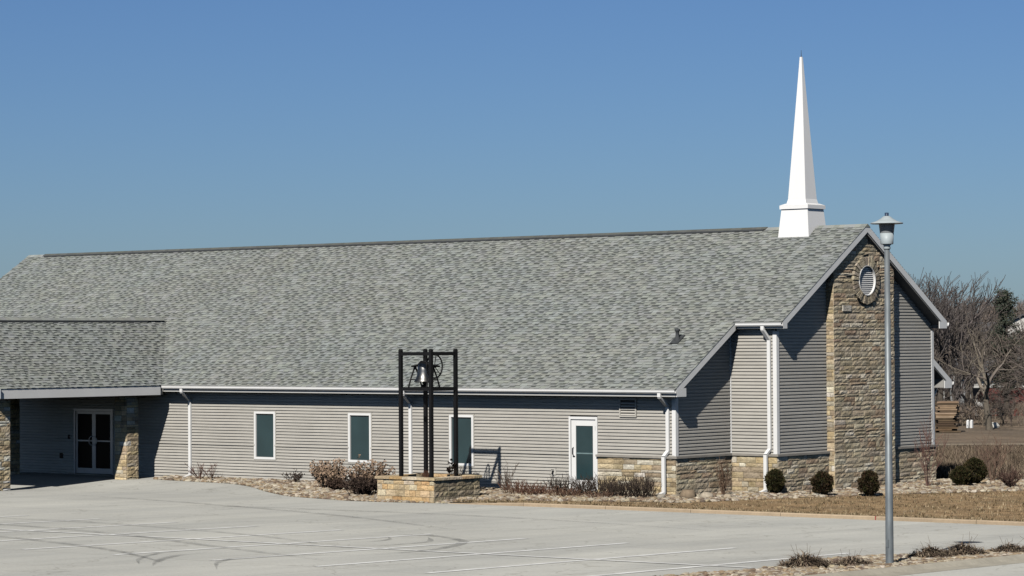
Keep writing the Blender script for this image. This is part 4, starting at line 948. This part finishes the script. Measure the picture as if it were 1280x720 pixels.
while n < 16000:
    u = rng.uniform(1080, 1420); d = rng.uniform(89, 119)
    if rng.random() < .25: u = rng.uniform(1150, 1290)
    q = far(u, d)
    if q.y < 14 and q.x < 7.6: continue
    h = rng.uniform(.10, .42)*(1.0 if d < 112 else .6)
    for k in range(3):
        a = rng.uniform(0, 6.28); l_ = rng.uniform(.2, 1.5); e_ = q+V((math.cos(a)*h*l_, math.sin(a)*h*l_, h)); s_ = V((math.cos(a+1.57), math.sin(a+1.57), 0))*rng.uniform(.008, .022)
        b.add([q-s_, q+s_, e_+s_*.3], [(0, 1, 2)], jit(rng.choice([(.17, .125, .09), (.22, .17, .12), (.10, .075, .055), (.30, .24, .17), (.12, .09, .07)]), rng, .2))
    n += 1
kind(b.build('field_weeds', M['twig']), 'stuff')['label'] = 'brown dead weeds covering the rough ground behind the church'
# pale mown strip (lane) in the field
b = MB()
for (d0, d1, cc) in [(122.0, 124.0, 1)]:
    for u in range(900, 1700, 20):
        P4 = [far(u, d0), far(u+20, d0), far(u+20, d1), far(u, d1)]
        b.add([(p.x, p.y, p.z+.0) for p in P4], [(0, 1, 2, 3)])
kind(b.build('farm_track', M['lane']), 'structure')

# ------------------------------------------------------------------ trees
def grow(trunk, crown, H, rng, r0, split=.3, upright=.5, col=(.12, .1, .085), levels=5, fan=3, pale=None, wander=.25, th=0.0, low=.2):
    def br(p, d, ln, r, lv, mbx):
        k = 4 if lv > 2 else 3; pts = [p]; rs = [r]; q = V(p); dd = V(d)
        for j in range(k):
            dd = (dd+V((rng.uniform(-1, 1), rng.uniform(-1, 1), rng.uniform(-.5, .8)*upright))*wander).normalized(); q = q+dd*ln/k; pts.append(V(q)); rs.append(max(r*(1-.45*(j+1)/k), .006+th))
        mbx.tube(pts, rs, 6 if r > .08 else 4 if r > .03 else 3, jit(pale if (pale and r > .05) else col, rng, .15), cap=False)
        if lv == 0: return
        nb = fan if lv > 1 else fan+1
        for i in range(nb):
            t = rng.uniform(.35, 1.0) if i else 1.0; ii = min(int(t*k), k-1); bp = pts[ii].lerp(pts[ii+1], t*k-ii)
            a = rng.uniform(0, 6.283); o = dd.orthogonal().normalized(); o2 = dd.cross(o); sd_ = (o*math.cos(a)+o2*math.sin(a))
            nd = (dd*(1-split*.5)+sd_*rng.uniform(.4, 1.0)*(.4+split)+V((0, 0, upright*.35))).normalized()
            if i == 0: nd = (dd+sd_*.25).normalized()
            br(bp, nd, ln*rng.uniform(.58, .82), max(r*rng.uniform(.42, .62), .008+th), lv-1, crown)
    tp = [V((0, 0, -.2))]; d = V((rng.uniform(-.1, .1), rng.uniform(-.1, .1), 1)).normalized(); q = V((0, 0, -.2)); hs = H*low
    rr_ = [r0*1.25]
    for j in range(4): d = (d+V((rng.uniform(-.1, .1), rng.uniform(-.1, .1), .2))).normalized(); q = q+d*hs/4; tp.append(V(q)); rr_.append(r0*(1-.06*j))
    trunk.tube(tp, rr_, 8, (1, 1, 1))
    nl = fan+1
    for i in range(nl):
        a = 6.283*(i+rng.random()*.6)/nl; sp = split*rng.uniform(.6, 1.2)*(1 if i else .3)
        br(q-V((0, 0, rng.uniform(0, hs*.12))), (V((math.cos(a)*sp*1.4, math.sin(a)*sp*1.4, 1))).normalized(), H*.34, r0*rng.uniform(.5, .75), levels, crown)
def tree_proto(name, seed, H, r0, label, cat='tree', bark='darkbark', group=None, loc=(0, 0, 0), **kw):
    rng = random.Random(seed); t = thing(name, loc, label, cat, group); tr, cr = MB(), MB()
    grow(tr, cr, H, rng, r0, **kw)
    for m_ in (tr, cr): m_.v = [(p[0]+loc[0], p[1]+loc[1], p[2]+loc[2]) for p in m_.v]
    tr.build('trunk', M[bark], t); cr.build('crown', M['twig'], t); return t
DKT = (.115, .10, .094); MDT = (.155, .13, .113)
pA = tree_proto('bare_tree', 101, 7.0, .20, 'tallest leafless tree, its fine grey crown just clearing the church eave', loc=far(1172, 158), levels=4, fan=3, split=.32, upright=.75, col=DKT, th=.007, low=.25)
pB = tree_proto('bare_tree', 102, 6.3, .17, 'tall leafless tree right of the tallest, with a rounded grey crown', loc=far(1196, 161), levels=4, fan=3, split=.42, upright=.6, col=DKT, th=.007, low=.22)
pC = tree_proto('bare_tree', 103, 5.0, .14, 'mid height leafless brown tree in the thicket', loc=far(1212, 170), levels=4, fan=3, split=.55, upright=.4, col=MDT, th=.008, low=.15)
pG = tree_proto('gnarled_tree', 117, 4.9, .14, 'gnarled leafless tree with thick pale crooked limbs in front of the thicket', bark='bark', loc=far(1236, 143), levels=3, fan=3, split=.75, upright=.25, col=(.17, .145, .12), pale=(.21, .18, .15), wander=.42, th=.006, low=.34)
# conifer
def conifer(loc, H, seed, label):
    rng = random.Random(seed); t = thing('conifer_tree', loc, label, 'tree'); tr, cr = MB(), MB(); L = V(loc)
    tr.tube([L+V((0, 0, -.2)), L+V((0, 0, H*.5)), L+V((.1, 0, H*.97))], [.2, .13, .03], 7)
    for i in range(150):
        f = rng.uniform(.12, 1); z = H*f; rad = (1.25*(1-f)**.6+.3)*rng.uniform(.5, 1.25); a = rng.uniform(0, 6.28); d = V((math.cos(a), math.sin(a), rng.uniform(-.1, .5)))
        p0 = L+V((0, 0, z)); p1 = p0+d*rad; tr.tube([p0, p1], [.03, .008], 3, cap=False)
        for k in range(70):
            q = p0.lerp(p1, rng.uniform(.2, 1.05))+V((rng.gauss(0, .1), rng.gauss(0, .1), rng.gauss(-.04, .1))); n1 = V((rng.gauss(0, 1), rng.gauss(0, 1), rng.gauss(0, 1))).normalized()*.11; n2 = n1.orthogonal().normalized()*.035
            cr.add([q-n2, q+n2, q+n1], [(0, 1, 2)], jit(rng.choice([(.05, .065, .048), (.07, .078, .057), (.04, .05, .037), (.08, .08, .06)]), rng))
    tr.build('trunk', M['darkbark'], t); cr.build('crown', M['leafy'], t)
conifer(far(1257, 172), 7.8, 7, 'ragged dark conifer rising above the thicket near right edge')
rng = random.Random(55); i = 0
def ht(t): return max(v.co.z for c in t.children if c.type == 'MESH' for v in c.data.vertices)
HT = {t.name: ht(t) for t in (pA, pB, pC, pG)}
def scale_to(t, u, d, top):                              # natural height of this tree at this spot
    L = far(u, d); dd = d/math.cos(math.atan((u-640)/FPX)); z = CAM.z+(424-top)*d/FPX
    return (z-L.z)/HT[t.name]
for t, u, d, top in ((pA, 1172, 158, 334), (pB, 1196, 161, 346), (pC, 1212, 170, 386), (pG, 1236, 143, 392)):
    k = scale_to(t, u, d, top); t.scale = (k, k, k)
GRP = 'leafless trees of the brown thicket behind the field'
spots = [(1150, 156, pA, 338, 'leafless tree whose crown shows left of the tallest, above the eave'), (1184, 170, pB, 356, 'leafless tree filling the gap between the two tallest crowns'),
         (1136, 168, pB, 345, 'leafless tree mostly hidden behind the church gable roof'), (1206, 172, pB, 362, 'leafless tree on the sloping right side of the tall grey crowns'),
         (1226, 256, pC, 398, 'leafless tree behind the gnarled one, left of the conifer'), (1243, 262, pC, 402, 'leafless tree just left of the conifer'), (1277, 258, pC, 393, 'leafless tree right of the conifer at picture edge')]
for (u, d, pr_, top, lb) in spots: k = scale_to(pr_, u, d, top); copy_thing(pr_, far(u, d), rng.uniform(0, 6.28), (k, k, k), lb, GRP)
for (u, d, top) in [(1168, 150, 425), (1191, 149, 430), (1229, 150, 478), (1253, 151, 480), (1292, 153, 440),
                   (1172, 190, 405), (1195, 262, 404), (1216, 270, 408), (1232, 265, 410), (1255, 272, 412), (1270, 265, 408), (1294, 196, 398), (1305, 180, 380), (1325, 170, 370), (1350, 165, 360), (1120, 160, 350), (1100, 165, 350), (1080, 160, 345)]:
    pr_ = pC if rng.random() < .7 else pB; k = scale_to(pr_, u, d, top); copy_thing(pr_, far(u, d), rng.uniform(0, 6.28), (k*1.1, k*1.1, k), 'one of many look-alike leafless brown trees crowding the thicket', 'crowded trees of the thicket')
# far woodland on the hill: one mass
def woodland(name, urange, drange, n, Hr, seed, cols, lab, th=.03):
    rng = random.Random(seed); b = MB()
    for i in range(n):
        q = far(rng.uniform(*urange), rng.uniform(*drange)); H = rng.uniform(*Hr); c = rng.choice(cols)
        b.tube([q, q+V((rng.gauss(0, .1)*H*.3, 0, H*.6))], [th*1.6, th], 3, jit(c, rng), cap=False)
        for k in range(16):
            p0 = q+V((rng.gauss(0, .04)*H, rng.gauss(0, .04)*H, H*rng.uniform(.15, .65))); a = rng.uniform(0, 6.28); e_ = p0+V((math.cos(a)*H*.2, math.sin(a)*H*.2, H*rng.uniform(.1, .35)))
            b.tube([p0, p0.lerp(e_, .5)+V((0, 0, rng.gauss(0, .03)*H)), e_], [th, th*.7, th*.35], 3, jit(c, rng, .2), cap=False)
            for m_ in range(3):
                p1 = p0.lerp(e_, rng.uniform(.3, 1)); a2 = rng.uniform(0, 6.28); b.tube([p1, p1+V((math.cos(a2)*H*.09, math.sin(a2)*H*.09, H*rng.uniform(.02, .12)))], [th*.5, th*.3], 3, jit(c, rng, .2), cap=False)
    kind(b.build(name, M['twig']), 'stuff')['label'] = lab
woodland('thicket_undergrowth', (1080, 1400), (148, 172), 360, (.5, 1.35), 91, [(.26, .20, .16), (.20, .16, .13), (.31, .25, .19), (.15, .12, .10)], 'tangled brown undergrowth along the far edge of the field', .014)
woodland('hill_woodland', (760, 1900), (270, 440), 2000, (3.5, 6), 92, [(.21, .175, .155), (.17, .14, .125), (.25, .20, .17)], 'brown leafless wood covering the distant hill', .05)

# ------------------------------------------------------------------ background buildings and clutter
def house(u, d, W_, D_, hw, hr_, wallm, roofm, label, yaw=0.0, wins=(), name='house', dz=0.0, cat='house'):
    L = far(u, d); L.z += dz; t = thing(name, L, label, cat); t.rotation_euler = (0, 0, YAW+yaw)
    def b_(nm, mbx, mt, par):
        o = mbx; return o
    ORG[t.name] = V((0, 0, 0))
    m_ = MB(); m_.box(-W_/2, W_/2, -D_/2, D_/2, -1.5, hw); m_.add([(-W_/2+.01, -D_/2+.01, hw), (-W_/2+.01, D_/2-.01, hw), (-W_/2+.01, 0, hw+hr_-.1)], [(0, 2, 1)]); m_.add([(W_/2-.01, -D_/2+.01, hw), (W_/2-.01, D_/2-.01, hw), (W_/2-.01, 0, hw+hr_-.1)], [(0, 1, 2)])
    wl = m_.build('wall', wallm, t)
    r_ = MB(); e_ = .4
    for sg in (-1, 1):
        r_.obox((-W_/2-e_, 0, hw+hr_), (W_+2*e_, 0, 0), (0, sg*(D_/2+e_), -hr_*(D_/2+e_)/(D_/2)), (0, 0, .12))
    r_.build('roof', roofm, t)
    for (x, z, w_, h_) in wins:
        q = MB(); q.box(x-w_/2, x+w_/2, -D_/2-.03, -D_/2-.002, z, z+h_); q.build('window', M['darkglass'], t)
    return t
house(1238, 246, 6.2, 7, 2.9, 1.7, M['housewall'], M['houseroof'], 'long white house with grey roof glimpsed through bare trees', 0.08, [(-2.2, 1.0, .8, 1.0), (-.6, 1.0, .9, 1.0), (1.2, 1.0, .8, 1.0)], dz=.75)
house(1270, 200, 4.4, 3.6, 1.35, .75, M['redwall'], M['redroof'], 'low red shed with dark red roof behind trees at right edge', -.05, [(-1.2, .3, .8, .6)], dz=.1, name='shed', cat='shed')
house(1277, 345, 3.6, 7, 3.4, 1.9, M['housewall'], M['houseroof'], 'small white gabled house on the hill right of the conifer', 1.45, dz=.1)
house(1240, 352, 4.4, 6, 2.6, 1.3, M['housewall'], M['houseroof'], 'pale low house on the hill left of the conifer', .2, dz=.1)
house(1184, 262, 3.6, 6, 2.9, 1.5, M['housewall'], M['houseroof'], 'small white gabled cottage beside the church rear eave', 1.2, dz=.8)
# lumber stack
L = far(1183, 140); b = MB(); rg = random.Random(9); rgt = fardir(1180).cross(V((0, 0, 1))).normalized(); fwd = fardir(1180)
for j in range(17):
    z = L.z+.0+j*.092
    for k in range(5):
        o = L+rgt*(-.5+rg.uniform(-.12, .12))-fwd*(k*.28); b.obox((o.x, o.y, z), rgt*rg.uniform(.8, 1.1), fwd*.22, (0, 0, .07), jit(rg.choice([(.3, .26, .22), (.42, .34, .27), (.22, .18, .15)] if j < 8 or j % 4 == 3 else [(.9, .8, .7), (.8, .68, .58), (.6, .5, .42), (1.0, .9, .8)]), rg))
tag(b.build('lumber_stack', M['lumber'], None, L), 'stack of weathered sawn boards behind the church rear corner', 'lumber stack')
for u, lb in ((1208.5, 'left one of two short white posts at the thicket edge'), (1213, 'right one of two short white posts at the thicket edge')):
    L = far(u, 146); b = MB(); b.box(L.x-.06, L.x+.06, L.y-.06, L.y+.06, L.z-.1, L.z+.36); b.lathe(L.x, L.y, [(.07, L.z+.362), (.05, L.z+.4), (.0, L.z+.41)], 8); tag(b.build('marker_post', M['white'], None, L), lb, 'post', 'white marker posts')
L = far(1241, 146); b = MB(); rock(b, (L.x, L.y, L.z+.08), .34, random.Random(4), (.6, .58, .53), .6); tag(b.build('pale_rock', M['rock'], None, L), 'white rock lying at the far edge of the field', 'rock')
